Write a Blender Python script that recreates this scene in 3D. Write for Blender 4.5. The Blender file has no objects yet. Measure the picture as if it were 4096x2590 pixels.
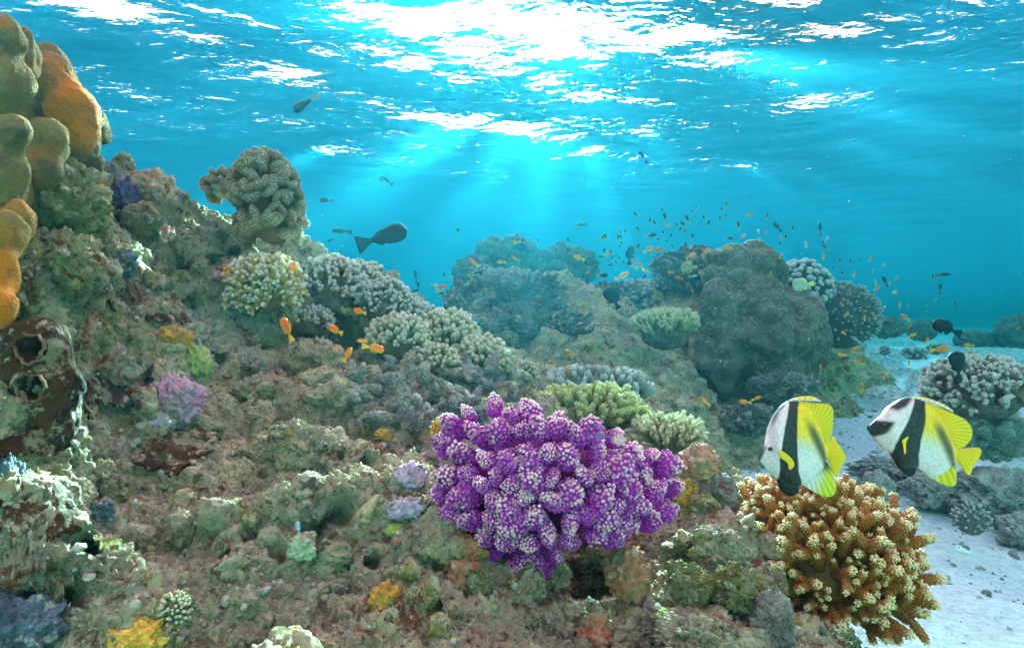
import bpy, bmesh, math, random
import numpy as np
from mathutils import Vector, Matrix
sc = bpy.context.scene
C = sc.collection
PI = math.pi
# ------------------------------------------------------------------ camera, sky, sun, exposure
CAMZ, F = 0.8, 626.0
cam = bpy.data.cameras.new('camera'); camo = bpy.data.objects.new('camera', cam); C.objects.link(camo)
camo.location = (0, 0, CAMZ); camo.rotation_euler = (PI/2, 0, 0)
cam.lens = 22.0; cam.sensor_width = 36; cam.clip_start = 0.02; cam.clip_end = 600
sc.camera = camo
SUN_EL, SUN_AZ = math.radians(23.8), math.radians(4.4)
SD = Vector((math.sin(SUN_AZ)*math.cos(SUN_EL), math.cos(SUN_AZ)*math.cos(SUN_EL), math.sin(SUN_EL)))
w = bpy.data.worlds.new('World'); sc.world = w; w.use_nodes = True
wn = w.node_tree; bg = wn.nodes['Background']
sky = wn.nodes.new('ShaderNodeTexSky'); sky.sky_type = 'NISHITA'; sky.sun_disc = False
sky.sun_elevation = SUN_EL; sky.sun_rotation = SUN_AZ; sky.air_density = 1.0; sky.dust_density = 1.0
wt = wn.nodes.new('ShaderNodeMixRGB'); wt.blend_type = 'MULTIPLY'; wt.inputs[0].default_value = 1.0; wt.inputs[2].default_value = (3.9,1.15,.94,1)
wn.links.new(sky.outputs[0], wt.inputs[1]); wn.links.new(wt.outputs[0], bg.inputs[0]); bg.inputs[1].default_value = 0.08
# glow added to the sky round the sun for the white core and light shafts
wc = wn.nodes.new('ShaderNodeTexCoord'); wd = wn.nodes.new('ShaderNodeVectorMath'); wd.operation = 'DOT_PRODUCT'
wd.inputs[1].default_value = SD
wn.links.new(wc.outputs['Generated'], wd.inputs[0]); last = bg.outputs[0]
for pw, st in ((6000.0, 8200.0), (190.0, 120.0)):
    wm = wn.nodes.new('ShaderNodeMath'); wm.operation = 'MAXIMUM'; wm.inputs[1].default_value = 0.0
    wp = wn.nodes.new('ShaderNodeMath'); wp.operation = 'POWER'; wp.inputs[1].default_value = pw
    ml = wn.nodes.new('ShaderNodeMath'); ml.operation = 'MULTIPLY'; ml.inputs[1].default_value = st
    b2 = wn.nodes.new('ShaderNodeBackground'); b2.inputs[0].default_value = (1, .95, .90, 1); wa = wn.nodes.new('ShaderNodeAddShader')
    wn.links.new(wd.outputs['Value'], wm.inputs[0]); wn.links.new(wm.outputs[0], wp.inputs[0]); wn.links.new(wp.outputs[0], ml.inputs[0]); wn.links.new(ml.outputs[0], b2.inputs[1])
    wn.links.new(last, wa.inputs[0]); wn.links.new(b2.outputs[0], wa.inputs[1]); last = wa.outputs[0]
wn.links.new(last, wn.nodes['World Output'].inputs[0])
L = bpy.data.lights.new('sun', 'SUN'); L.energy = 2.0; L.angle = math.radians(.5); L.color = (1, .93, .85)
lo = bpy.data.objects.new('sun', L); C.objects.link(lo); lo.rotation_euler = (-SD).to_track_quat('-Z', 'Y').to_euler()
sc.view_settings.view_transform = 'Standard'; sc.view_settings.look = 'None'
sc.view_settings.exposure = 3.85; sc.view_settings.gamma = 1.0
sc.cycles.max_bounces = 6; sc.cycles.transparent_max_bounces = 12; sc.cycles.volume_bounces = 0
sc.cycles.caustics_reflective = False; sc.cycles.caustics_refractive = False
SURF = 2.45
HAZE_DENS, HAZE_COL, HAZE_ABS, HAZE_G = 0.175, (.008, .105, .155, 1), (0, .87, .93, 1), 0.75
rng = np.random.default_rng(7); random.seed(7)
# ------------------------------------------------------------------ numeric helpers
K = .42525
def at(a, b, Y):                       # a ray through the photograph, followed Y metres ahead
    return np.array([(a*K-512)/F*Y, Y, CAMZ+(323.5-b*K)/F*Y])
def px(Y): return K/F*Y                # metres covered there by one unit of a, b
_perm = np.random.default_rng(1).permutation(256); _perm = np.concatenate([_perm]*3)
_grad = np.random.default_rng(2).normal(size=(256, 3)); _grad /= np.linalg.norm(_grad, axis=1)[:, None]
def perlin(P, s=0):
    P = P+s*17.31; i = np.floor(P).astype(int); f = P-i; i &= 255
    u = f*f*f*(f*(f*6-15)+10); r = 0
    for dx in (0, 1):
        for dy in (0, 1):
            for dz in (0, 1):
                h = _perm[_perm[_perm[(i[:, 0]+dx) & 255]+((i[:, 1]+dy) & 255)]+((i[:, 2]+dz) & 255)]
                g = _grad[h]; d = f-np.array([dx, dy, dz])
                wgt = (u[:, 0] if dx else 1-u[:, 0])*(u[:, 1] if dy else 1-u[:, 1])*(u[:, 2] if dz else 1-u[:, 2])
                r = r+wgt*(g*d).sum(1)
    return r*1.5
def fbm(P, o=4, s=0, g=.5):
    r = 0; a = 1
    for k in range(o): r = r+a*perlin(P*2**k, s+k); a *= g
    return r
_jit = np.random.default_rng(5).random((256, 3))
def worley(P, s=0):
    P = P+s*11.7; i = np.floor(P).astype(int); f = P-i; best = np.full(len(P), 9.)
    for dx in (-1, 0, 1):
        for dy in (-1, 0, 1):
            for dz in (-1, 0, 1):
                h = _perm[_perm[_perm[(i[:, 0]+dx) & 255]+((i[:, 1]+dy) & 255)]+((i[:, 2]+dz) & 255)]
                d = _jit[h]+np.array([dx, dy, dz])-f
                best = np.minimum(best, (d*d).sum(1))
    return np.sqrt(best)
def sstep(a, b, x):
    t = np.clip((x-a)/(b-a), 0, 1); return t*t*(3-2*t)
_ico = {}
def ico(n):
    if n not in _ico:
        bm = bmesh.new(); bmesh.ops.create_icosphere(bm, subdivisions=n, radius=1)
        _ico[n] = (np.array([v.co[:] for v in bm.verts]), np.array([[v.index for v in f.verts] for f in bm.faces])); bm.free()
    return _ico[n]
def gridf(nx, ny, wrap=False):
    i = np.arange(nx*ny).reshape(ny, nx)
    if wrap: i = np.concatenate([i, i[:, :1]], 1)
    return np.stack([i[:-1, :-1], i[:-1, 1:], i[1:, 1:], i[1:, :-1]], -1).reshape(-1, 4)
def mdata(name, V, Fs, mat, attrs=None, smooth=True):
    if not isinstance(Fs, (list, tuple)): Fs = [Fs]
    me = bpy.data.meshes.new(name); me.vertices.add(len(V)); me.vertices.foreach_set('co', np.asarray(V, np.float32).ravel())
    loops = np.concatenate([f.ravel() for f in Fs]); cnt = np.concatenate([np.full(len(f), f.shape[1]) for f in Fs])
    me.loops.add(len(loops)); me.loops.foreach_set('vertex_index', loops.astype(np.int32))
    st = np.concatenate([[0], np.cumsum(cnt)[:-1]]); me.polygons.add(len(cnt)); me.polygons.foreach_set('loop_start', st.astype(np.int32))
    me.polygons.foreach_set('use_smooth', np.full(len(cnt), smooth))
    for k, a in (attrs or {}).items():
        a = np.asarray(a, np.float32)
        if a.ndim == 1: me.attributes.new(k, 'FLOAT', 'POINT').data.foreach_set('value', a)
        else:
            at_ = me.attributes.new(k, 'FLOAT_COLOR', 'POINT')
            at_.data.foreach_set('color', np.concatenate([a, np.ones((len(a), 1), np.float32)], 1).ravel())
    me.update(calc_edges=True); me.validate(); me.materials.append(mat)
    return me
def link(name, me, parent=None, M=None):
    o = bpy.data.objects.new(name, me); C.objects.link(o)
    if parent is not None: o.parent = parent
    if M is not None: o.matrix_basis = M
    return o
def cat(parts):                        # parts: (V, [faces], attr)
    V = []; F3 = []; F4 = []; A = []; n = 0
    for v, fs, a in parts:
        V.append(v); A.append(a)
        for f in fs: (F3 if f.shape[1] == 3 else F4).append(f+n)
        n += len(v)
    fs = [np.concatenate(x) for x in (F3, F4) if x]
    return np.concatenate(V), fs, np.concatenate(A)
def tag(o, label, cat_, group=None, kind=None):
    if label: o['label'] = label
    if cat_: o['category'] = cat_
    if group: o['group'] = group
    if kind: o['kind'] = kind
    return o
def empty(name, loc, label, cat_, group=None):
    o = bpy.data.objects.new(name, None); C.objects.link(o); o.location = loc; o.empty_display_size = .05
    return tag(o, label, cat_, group)
def frame(d, tw=0.):
    d = np.asarray(d, float); d = d/np.linalg.norm(d)
    h = np.array([1., 0, 0]) if abs(d[0]) < .8 else np.array([0, 1., 0])
    x = h-d*(h@d); x /= np.linalg.norm(x); y = np.cross(d, x)
    return np.stack([x*math.cos(tw)+y*math.sin(tw), -x*math.sin(tw)+y*math.cos(tw), d], 1)
def mat4(R, loc, s=1.):
    s = np.broadcast_to(s, (3,)); M = np.eye(4); M[:3, :3] = R*s[None, :]; M[:3, 3] = loc
    return Matrix(M.tolist())
# ------------------------------------------------------------------ materials
class NT:
    def __init__(s, name):
        s.m = bpy.data.materials.new(name); s.m.use_nodes = True; s.t = s.m.node_tree; s.t.nodes.clear()
        s.out = s.n('OutputMaterial')
    def n(s, ty, **kw):
        x = s.t.nodes.new('ShaderNode'+ty)
        for k, v in kw.items(): setattr(x, k, v)
        return x
    def l(s, a, b): s.t.links.new(a, b)
    def set(s, sock, v):
        if hasattr(v, 'is_linked') or hasattr(v, 'links'): s.l(v, sock)
        elif isinstance(v, (tuple, list)) and len(v) == 3 and len(sock.default_value) == 4: sock.default_value = (*v, 1)
        else: sock.default_value = v
    def noise(s, vec, sc_, det=3, rough=.55, dist=0., off=0.):
        x = s.n('TexNoise'); x.inputs['Scale'].default_value = sc_; x.inputs['Detail'].default_value = det
        x.inputs['Roughness'].default_value = rough; x.inputs['Distortion'].default_value = dist
        if off:
            a = s.n('VectorMath', operation='ADD'); a.inputs[1].default_value = (off, off*1.7, -off); s.l(vec, a.inputs[0]); vec = a.outputs[0]
        s.l(vec, x.inputs['Vector']); return x.outputs[0]
    def voro(s, vec, sc_, feat='F1', out=0):
        x = s.n('TexVoronoi'); x.feature = feat; x.inputs['Scale'].default_value = sc_; s.l(vec, x.inputs['Vector']); return x.outputs[out]
    def mr(s, v, a, b, c=0., d=1.):
        x = s.n('MapRange'); x.interpolation_type = 'SMOOTHSTEP'
        for k, q in zip(('From Min', 'From Max', 'To Min', 'To Max'), (a, b, c, d)): x.inputs[k].default_value = q
        s.l(v, x.inputs['Value']); return x.outputs[0]
    def mix(s, f, a, b, ty='MIX'):
        x = s.n('MixRGB', blend_type=ty); s.set(x.inputs[0], f); s.set(x.inputs[1], a); s.set(x.inputs[2], b); return x.outputs[0]
    def math(s, op, a, b=0.):
        x = s.n('Math', operation=op); s.set(x.inputs[0], a); s.set(x.inputs[1], b); return x.outputs[0]
    def attr(s, name, col=False):
        x = s.n('Attribute', attribute_name=name); return x.outputs['Color' if col else 'Fac']
    def pos(s): return s.n('NewGeometry').outputs['Position']
    def obj(s): return s.n('TexCoord').outputs['Object']
    def finish(s, col, rough=.8, bump=None, dist=.004, spec=.25, strength=1.):
        p = s.n('BsdfPrincipled'); s.set(p.inputs['Base Color'], col); s.set(p.inputs['Roughness'], rough)
        p.inputs['Specular IOR Level'].default_value = spec
        if bump is not None:
            b = s.n('Bump'); b.inputs['Distance'].default_value = dist; b.inputs['Strength'].default_value = strength
            s.l(bump, b.inputs['Height']); s.l(b.outputs[0], p.inputs['Normal'])
        s.l(p.outputs[0], s.out.inputs['Surface']); return s.m
def reef_mat(name, pale=(.90, .76, .42), green=(.44, .42, .07), red=(.40, .08, .035), lilac=(.72, .40, .40), rust=(.62, .22, .02), grey=(.64, .53, .33), sc_=1., amt=1.):
    N = NT(name); p = N.pos()
    c = N.mix(N.mr(N.noise(p, 6*sc_, 5, .65), .42, .60), grey, pale)
    c = N.mix(N.mr(N.noise(p, 9*sc_, 6, .7, .6, 3.1), .55, .63, 0, .85*amt), c, green)
    c = N.mix(N.mr(N.noise(p, 11*sc_, 6, .72, .8, 7.7), .56, .63, 0, .85*amt), c, red)
    c = N.mix(N.mr(N.noise(p, 14*sc_, 5, .7, .5, 11.3), .61, .68, 0, .75), c, lilac)
    c = N.mix(N.mr(N.noise(p, 17*sc_, 6, .75, .6, 17.9), .60, .67, 0, .8*amt), c, rust)
    c = N.mix(N.mr(N.noise(p, 21*sc_, 6, .75, .4, 23.), .56, .64, 0, .7*amt), c, (.10, .065, .035)); c = N.mix(N.mr(N.noise(p, 45*sc_, 5, .75, .3, 5.5), .54, .62, 0, .85), c, (.90, .82, .62))
    c = N.mix(N.mr(N.noise(p, 60*sc_, 5, .75, .3, 9.5), .57, .65, 0, .7), c, (.06, .045, .03))
    n1 = N.noise(p, 70*sc_, 6, .75); n2 = N.voro(p, 110*sc_); n3 = N.noise(p, 260*sc_, 3, .6)
    h = N.math('ADD', N.math('MULTIPLY', n1, 1.6), N.math('ADD', N.math('MULTIPLY', n2, .6), N.math('MULTIPLY', n3, .35)))
    return N.finish(c, .92, h, .030, .12)
def coral_mat(name, base, mid, tip, dots=None, t0=.55, t1=.95, fs=90., rough=.75, spec=.3, bd=.003, var=.35, gate=0):
    N = NT(name); t = N.attr('tip'); p = N.pos(); tf = N.mr(t, t0, t1)
    if gate: tf = N.math('MULTIPLY', tf, N.math('MAXIMUM', N.mr(N.noise(p, gate, 3, .6, .3, 4.), .44, .60, .22, .95), N.mr(t, .93, .97)))
    c = N.mix(N.mr(t, 0., t0), base, mid); c = N.mix(tf, c, tip)
    v = N.noise(p, 22, 4, .6); c = N.mix(N.mr(v, .35, .65, var, 0), c, N.mix(1., c, (.5, .5, .45), 'MULTIPLY'))
    d = N.voro(p, fs)
    if dots: c = N.mix(N.mr(d, .28, .12, 0, .8), c, dots)
    return N.finish(c, rough, N.math('ADD', N.math('MULTIPLY', d, -1.), N.math('MULTIPLY', N.noise(p, fs*1.5, 3), .6)), bd, spec)
def flat_mat(name, col, col2=None, sc_=20., rough=.7, spec=.3, bd=.004, bs=60., speck=False):
    N = NT(name); p = N.pos(); c = col
    if col2: c = N.mix(N.mr(N.noise(p, sc_, 5, .65), .4, .6), col, col2)
    if speck:
        c = N.mix(N.mr(N.noise(p, 38, 6, .75, .3, 5.5), .55, .63, 0, .7), c, (.50, .45, .32)); c = N.mix(N.mr(N.noise(p, 60, 5, .75, .3, 9.5), .55, .65, 0, .75), c, (.09, .07, .04))
        c = N.mix(N.mr(N.noise(p, 16, 5, .7, .3, 2.5), .54, .62, 0, .7), c, (.28, .26, .15))
    return N.finish(c, rough, N.noise(p, bs, 5, .65), bd, spec)
def col_mat(name, rough=.45, spec=.4, bump=None, dist=.0006):
    N = NT(name); c = N.attr('Col', True); h = None
    if bump == 'scales':
        mp = N.n('Mapping'); mp.inputs['Scale'].default_value = (1., 1., .62); N.l(N.obj(), mp.inputs['Vector'])
        h = N.voro(mp.outputs[0], 250.); c = N.mix(N.mr(h, .3, .65, 0, .2), c, (.12, .12, .1))
    return N.finish(c, rough, h, dist, spec)
# ------------------------------------------------------------------ water surface, air of the water, seabed
def build_water():
    N = NT('water'); g = N.n('NewGeometry'); p = g.outputs['Position']
    mp = N.n('Mapping'); mp.inputs['Scale'].default_value = (1, 1.5, 1); mp.inputs['Rotation'].default_value = (0, 0, -.25); N.l(p, mp.inputs['Vector'])
    h = N.math('ADD', N.math('MULTIPLY', N.noise(mp.outputs[0], .9, 1, .5, .3, 10.3), 3.6), N.math('ADD', N.noise(mp.outputs[0], 2.6, 2, .5, .5), N.math('MULTIPLY', N.noise(mp.outputs[0], 9., 3, .55, .6, 4.), .34)))
    b = N.n('Bump'); b.inputs['Distance'].default_value = .03; N.l(h, b.inputs['Height']); N.l(N.attr('calm'), b.inputs['Strength'])
    d = N.n('VectorMath', operation='DOT_PRODUCT'); N.l(b.outputs[0], d.inputs[0]); N.l(g.outputs['Incoming'], d.inputs[1])
    f = N.mr(N.math('ABSOLUTE', d.outputs['Value']), .50,.65)
    gl = N.n('BsdfGlossy'); gl.inputs['Roughness'].default_value = .35; gl.inputs['Color'].default_value = (.1,.6,.8,1); N.l(b.outputs[0], gl.inputs['Normal'])
    tr = N.n('BsdfTransparent'); mx = N.n('MixShader'); N.l(f, mx.inputs[0]); N.l(gl.outputs[0], mx.inputs[1]); N.l(tr.outputs[0], mx.inputs[2]); N.l(mx.outputs[0], N.out.inputs['Surface'])
    ys = np.concatenate([np.linspace(-9, 1.5, 70), np.geomspace(1.53, 170, 640)]); n = 420
    X = np.linspace(-1, 1, n)[None, :]*(9+np.abs(ys)[:, None]*1.1); Y = np.broadcast_to(ys[:, None], X.shape)
    r = np.random.default_rng(15); Z = np.zeros_like(X)
    for k in range(44):
        lam = min(.3*1.075**k, 4); a = r.normal(PI/2+.45, .65); kk = 2*PI/lam; amp = .0046*lam/(1+lam*.2)
        Z += amp*np.sin(kk*(X*math.cos(a)+Y*math.sin(a))+r.uniform(0, 6.28))
    R_ = np.hypot(X, Y); calm = .35+.65*sstep(13, 4.5, R_); Z *= calm
    tag(link('water', mdata('water', np.stack([X, Y, SURF+Z], -1).reshape(-1, 3), gridf(n, len(ys)), N.m, {'calm': calm.ravel()})), None, None, None, 'structure')
    N = NT('haze'); pv = N.n('VolumePrincipled'); N.l(pv.outputs[0], N.out.inputs['Volume'])
    pv.inputs['Color'].default_value = HAZE_COL; pv.inputs['Absorption Color'].default_value = HAZE_ABS
    pv.inputs['Density'].default_value = HAZE_DENS; pv.inputs['Anisotropy'].default_value = HAZE_G
    v = np.array([[x, y, z] for x in (-240, 240) for y in (-12, 176) for z in (-1.4, SURF+.35)], float)
    f = np.array([[0, 1, 3, 2], [4, 6, 7, 5], [0, 4, 5, 1], [2, 3, 7, 6], [0, 2, 6, 4], [1, 5, 7, 3]])
    tag(link('haze', mdata('haze', v, f, N.m, smooth=False)), None, None, None, 'stuff')
def sandz(x, y):
    return .045*np.clip(y-1.7, 0, 9)+.03*np.sin(x*1.3+.6*y)-.03-.10*np.exp(-((x-1.9)**2/.25+(y-2.0)**2/.12))
def build_seabed():
    ys = np.concatenate([np.linspace(-9, .9, 40), np.geomspace(.93, 12, 520), np.geomspace(12.3, 172, 70)]); n = 520
    X = np.linspace(-1, 1, n)[None, :]*(2+np.abs(ys)[:, None]*1.3); Y = np.broadcast_to(ys[:, None], X.shape)
    P = np.stack([X, Y, 0*X], -1).reshape(-1, 3)
    Z = sandz(P[:, 0], P[:, 1])+.03*fbm(P*1.7, 4, 1)+.006*fbm(P*12, 3, 4)
    rk = sstep(2.3, 3.2, P[:, 1])*sstep(.1, .25, fbm(P*.9, 3, 8)+.16)      # low rubble banks farther out
    Z += rk*(.07*(1-worley(P*5, 2))+.04*(1-worley(P*13, 4))+.05)
    N = NT('seabed'); p = N.pos(); rkn = N.attr('rock')
    c = N.mix(N.mr(N.noise(p, 30, 5, .7), .4, .65), (.55, .63, .64), (.42, .48, .48))
    c = N.mix(N.mr(N.noise(p, 55, 4, .7, 0, 3.), .60, .68, 0, .7), c, (.18, .17, .14))
    c2 = N.mix(N.mr(N.noise(p, 25, 6, .7), .4, .62), (.17, .17, .14), (.50, .54, .52))
    c = N.mix(rkn, c, c2)
    m = N.finish(c, .95, N.math('ADD', N.noise(p, 40, 6, .7), N.math('MULTIPLY', N.noise(p, 220, 3, .6), .3)), .012, .1)
    P[:, 2] = Z
    tag(link('seabed', mdata('seabed', P, gridf(n, len(ys)), m, {'rock': rk})), None, None, None, 'structure')
# ------------------------------------------------------------------ reef slope
CTRL = [  # a, b, distance ahead
 (0, 1523, .80), (300, 1523, .82), (600, 1523, .86), (900, 1523, .9), (1200, 1523, .93), (1500, 1523, .97), (1750, 1523, 1.0), (1880, 1500, 1.04),
 (20, 1350, .82), (300, 1300, .93), (600, 1250, 1.08), (900, 1250, 1.1), (1100, 1300, 1.12), (1300, 1460, 1.05), (1380, 1400, 1.42), (1500, 1380, 1.12), (1700, 1330, 1.18), (1800, 1420, 1.10),
 (60, 1100, .92), (250, 1120, 1.06), (450, 1080, 1.25), (700, 1080, 1.3), (950, 1130, 1.27), (1300, 1200, 1.4), (1640, 1150, 1.45), (1700, 1220, 1.32),
 (60, 850, 1.0), (200, 880, 1.18), (400, 850, 1.48), (600, 900, 1.6), (800, 950, 1.6), (1000, 960, 1.62), (1200, 980, 1.65), (1400, 1020, 1.75), (1600, 1060, 1.75),
 (100, 650, 1.1), (200, 600, 1.3), (330, 620, 1.65), (470, 700, 1.8), (620, 780, 1.85), (760, 830, 1.95), (950, 850, 2.0), (1150, 890, 2.0), (1300, 930, 2.1), (1450, 960, 2.3), (1560, 985, 2.4),
 (120, 400, 1.2), (260, 430, 1.6), (340, 440, 1.85), (430, 490, 2.1), (560, 560, 2.15), (680, 640, 2.35), (800, 680, 2.5), (920, 720, 2.5), (1050, 770, 2.4), (1180, 830, 2.35), (1320, 890, 2.5),
 (100, 400, 2.3), (-300, 200, 1.6), (-300, 900, 1.0), (-300, 1500, .7),
 (480, 465, 2.12), (560, 505, 2.15), (640, 555, 2.2), (720, 595, 2.35), (850, 655, 2.5),
 # shoulder and bank behind
 (1080, 800, 3.1), (1200, 830, 3.2), (1350, 830, 3.6), (1500, 830, 3.9), (1560, 900, 3.3), (1100, 720, 4.0), (1200, 700, 4.2), (1330, 720, 4.3), (1450, 740, 4.4), (1600, 760, 4.6), (1700, 920, 4.2), (1800, 900, 4.5),
 (1090, 690, 4.5), (1200, 665, 4.7), (1330, 650, 4.9), (1400, 690, 5.0), (1500, 680, 5.2), (1600, 640, 5.5), (1750, 640, 5.8), (1900, 700, 5.6), (1960, 790, 5.6), (2020, 800, 6.0)]
XYZ = [(-2.4, 2.4, .9), (-2.5, 3.5, .1), (-1.2, 3.2, .35), (-.3, 3.3, .1), (.3, 2.9, .15), (1.0, 2.9, -.1), (.9, 1.6, -.1), (.85, 1.2, -.1), (.9, .8, -.1), (1.4, 1.4, -.2), (1.4, 3, -.2), (2.2, 4.2, -.2), (3.2, 5.0, -.3), (4, 6, -.4), (3, 7.5, -.3), (1.5, 7.5, .3), (0, 7, .3), (-1.2, 5.5, .1), (-.9, 4.2, .1), (-3, 6, -.4), (-5, 4, -.6), (-5, 9, -.6), (0, 10, -.6), (5, 10, -.6), (6, 4, -.6), (2.5, .8, -.5), (5, 1, -.6), (-2.2, 1.2, 1.4), (-2.5, .4, 1.0), (-1, .3, .3), (0, .3, .22), (.7, .4, .1)]
CP = np.array([at(*q) for q in CTRL]+[np.array(q) for q in XYZ])
def _ker(A, B): return np.sqrt(((A[:, None, :]-B[None, :, :])**2).sum(-1)+.0025)
_W = np.linalg.solve(_ker(CP[:, :2], CP[:, :2])+1e-4*np.eye(len(CP)), CP[:, 2])
def reefz(x, y):
    P = np.stack([np.ravel(x), np.ravel(y)], -1); r = np.empty(len(P))
    for i in range(0, len(P), 40000): r[i:i+40000] = _ker(P[i:i+40000], CP[:, :2])@_W
    return r.reshape(np.shape(x))
TX, TY = 1000, 1150
HOLES = [(1385, 1385, 95, .17, .8), (1320, 1320, 60, .10, .6), (545, 925, 34, .10, .7), (655, 1285, 24, .08, .35), (690, 1130, 18, .06, 1), (1255, 1010, 40, .08, 1.5), (1110, 1245, 42, .08, .8), (770, 1235, 36, .06, 2.5), (800, 800, 60, .12, 1.3), (300, 700, 44, .10, .6),
 (250, 590, 36, .10, .4), (330, 560, 34, .08, .6), (520, 840, 30, .07, .8), (455, 745, 26, .07, .7), (330, 870, 24, .07, .8), (130, 1010, 40, .08, .6), (200, 1290, 40, .08, .6), (330, 1290, 34, .07, 1), (190, 1400, 30, .07, .6), (860, 1080, 26, .05, 1.2), (960, 1020, 28, .06, 1.2), (1010, 955, 36, .09, 1.2),
 (900, 930, 36, .09, 1.4), (1590, 1310, 34, .08, .7), (1560, 1180, 34, .08, .8), (1660, 1440, 40, .08, 1.8), (880, 1310, 24, .04, .4), (520, 1310, 20, .04, 1), (1020, 1440, 18, .04, 1), (570, 1075, 18, .05, 1), (150, 830, 30, .08, .6), (420, 620, 30, .08, .8), (520, 570, 40, .09, .8), (700, 660, 44, .10, 1.2)]
def S(a, Y): return a*px(Y)
def build_reef():
    global TP, TN
    ys = np.geomspace(.5, 9.5, TY); t = np.linspace(-1.15, 1.15, TX)
    Y = np.broadcast_to(ys[:, None], (TY, TX)); X = t[None, :]*Y
    cx = np.linspace(-1.15, 1.15, 201); cy = np.geomspace(.5, 9.5, 230)       # base shape on a coarse grid, then interpolated
    Zc = reefz(cx[None, :]*cy[:, None], np.broadcast_to(cy[:, None], (230, 201)))
    iy = np.linspace(0, 229, TY); ix = np.linspace(0, 200, TX); y0 = np.minimum(iy.astype(int), 228); x0 = np.minimum(ix.astype(int), 199)
    fy = (iy-y0)[:, None]; fx = (ix-x0)[None, :]
    Z = (Zc[y0][:, x0]*(1-fx)+Zc[y0][:, x0+1]*fx)*(1-fy)+(Zc[y0+1][:, x0]*(1-fx)+Zc[y0+1][:, x0+1]*fx)*fy
    P = np.stack([X, Y, Z], -1)
    def nrm(P):
        du = np.gradient(P, axis=1); dv = np.gradient(P, axis=0); n = np.cross(du, dv); return n/np.linalg.norm(n, axis=-1, keepdims=True)
    n0 = nrm(P).reshape(-1, 3); Q = P.reshape(-1, 3)
    far = sstep(1.2, 4., Q[:, 1])
    d = .06*fbm(Q*3.2, 3, 2)+.062*(.55-worley(Q*7+.15*fbm(Q*5, 2, 3)[:, None], 3))*(1+far)
    Q = Q+n0*d[:, None]; n1 = nrm(Q.reshape(TY, TX, 3)).reshape(-1, 3)
    wp = Q+.012*np.stack([perlin(Q*18, k) for k in (1, 2, 3)], -1)
    d = .020*(.5-worley(wp*21, 5))*(1.5+.8*far)+.016*(.5-worley(wp*52, 6))+.010*fbm(Q*80, 3, 9)+.008*fbm(Q*20, 2, 14)
    pits = sstep(.33, .12, worley(Q*9.5, 11))*sstep(-.12, .25, perlin(Q*3.1, 21)); pits2 = sstep(.3, .12, worley(Q*26, 13))*sstep(.05, .3, perlin(Q*6, 22))
    d = d-.085*pits-.020*pits2
    Q = Q+n1*d[:, None]; TP = Q.reshape(TY, TX, 3); TN = nrm(TP)
    TP = Q.reshape(TY, TX, 3); TN = nrm(TP)
    for a, b, r, dp, sq in HOLES:
        p, n = hit(a, b); n = n+np.array([0, -.5, .1]); n /= np.linalg.norm(n); r = S(r, p[1])
        D2 = ((Q-p)**2*np.array([1, 1, sq])).sum(1); k = np.nonzero(D2 < (1.7*r)**2)[0]
        dd = np.sqrt(D2[k])*(1+.25*perlin(Q[k]*22, 33)); Q[k] -= n*(1.5*dp*sstep(1.1, .6, dd/r))[:, None]
    TP = Q.reshape(TY, TX, 3); TN = nrm(TP); f = gridf(TX, TY); sz = sandz(Q[:, 0], Q[:, 1]); f = f[(Q[f, 2].max(1) > sz[f[:, 0]]-.06)]
    used = np.unique(f); rm = np.full(len(Q), -1); rm[used] = np.arange(len(used))
    tag(link('terrain', mdata('terrain', Q[used], rm[f], reef_mat('reef rock'))), None, None, None, 'structure')
def hit(a, b):                          # where the ray through (a, b) meets the reef, and the reef's normal there
    t = (a*K-512)/F; j = int(round((t+1.15)/2.3*(TX-1))); j = min(max(j, 0), TX-1); col = TP[:, j]
    v = 323.5-(col[:, 2]-CAMZ)/col[:, 1]*F
    ok = np.nonzero(v <= b*K)[0]; i = ok[0] if len(ok) else TY-1
    return TP[i, j].copy(), TN[i, j].copy()
build_water(); build_seabed(); build_reef()
# ------------------------------------------------------------------ coral builders
def branch(L=.08, r=.010, taper=.6, nub=.0028, n=70, ns=9, nl=9, bend=.1, seed=0, lod=1):
    """One finger of a staghorn coral along +Z: a tapered round-ended stem set with corallite cups."""
    g = np.random.default_rng(seed); z = np.concatenate([np.linspace(0, .9, nl-3), [.95, .985, 1.]])
    rad = r*(1-(1-taper)*z)*np.sqrt(np.clip(1-((z-.88).clip(0)/.125)**2, .01, 1)); th = np.linspace(0, 2*PI, ns, endpoint=False)
    V = np.stack([rad[:, None]*np.cos(th), rad[:, None]*np.sin(th), np.broadcast_to(z[:, None]*L, (nl, ns))], -1).reshape(-1, 3)
    parts = [(V, [gridf(ns, nl, True)], np.repeat(z, ns))]
    iv, f = ico(lod)
    for k in range(n):
        t = .12+.88*((k+.5)/n)**.85; a = k*2.39996+g.normal(0, .12); rr = r*(1-(1-taper)*t)*math.sqrt(max(.05, 1-(max(t-.88, 0)/.13)**2))
        s = nub*g.uniform(.7, 1.25); d = np.array([math.cos(a), math.sin(a), 1.0+.6*t])
        R = frame(d); v = (iv*np.array([s*.8, s*.8, s*1.5]))@R.T+np.array([rr*math.cos(a), rr*math.sin(a), t*L])
        parts.append((v, [f], np.clip(t*.96+.10*(iv[:, 2] > .3), 0, 1)))
    V, fs, A = cat(parts); cz = (V[:, 2]/L).clip(0)**2*L*bend; V = V.copy(); a = g.uniform(0, 6.28); V[:, 0] += cz*math.cos(a); V[:, 1] += cz*math.sin(a)
    return V, fs, A
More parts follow.
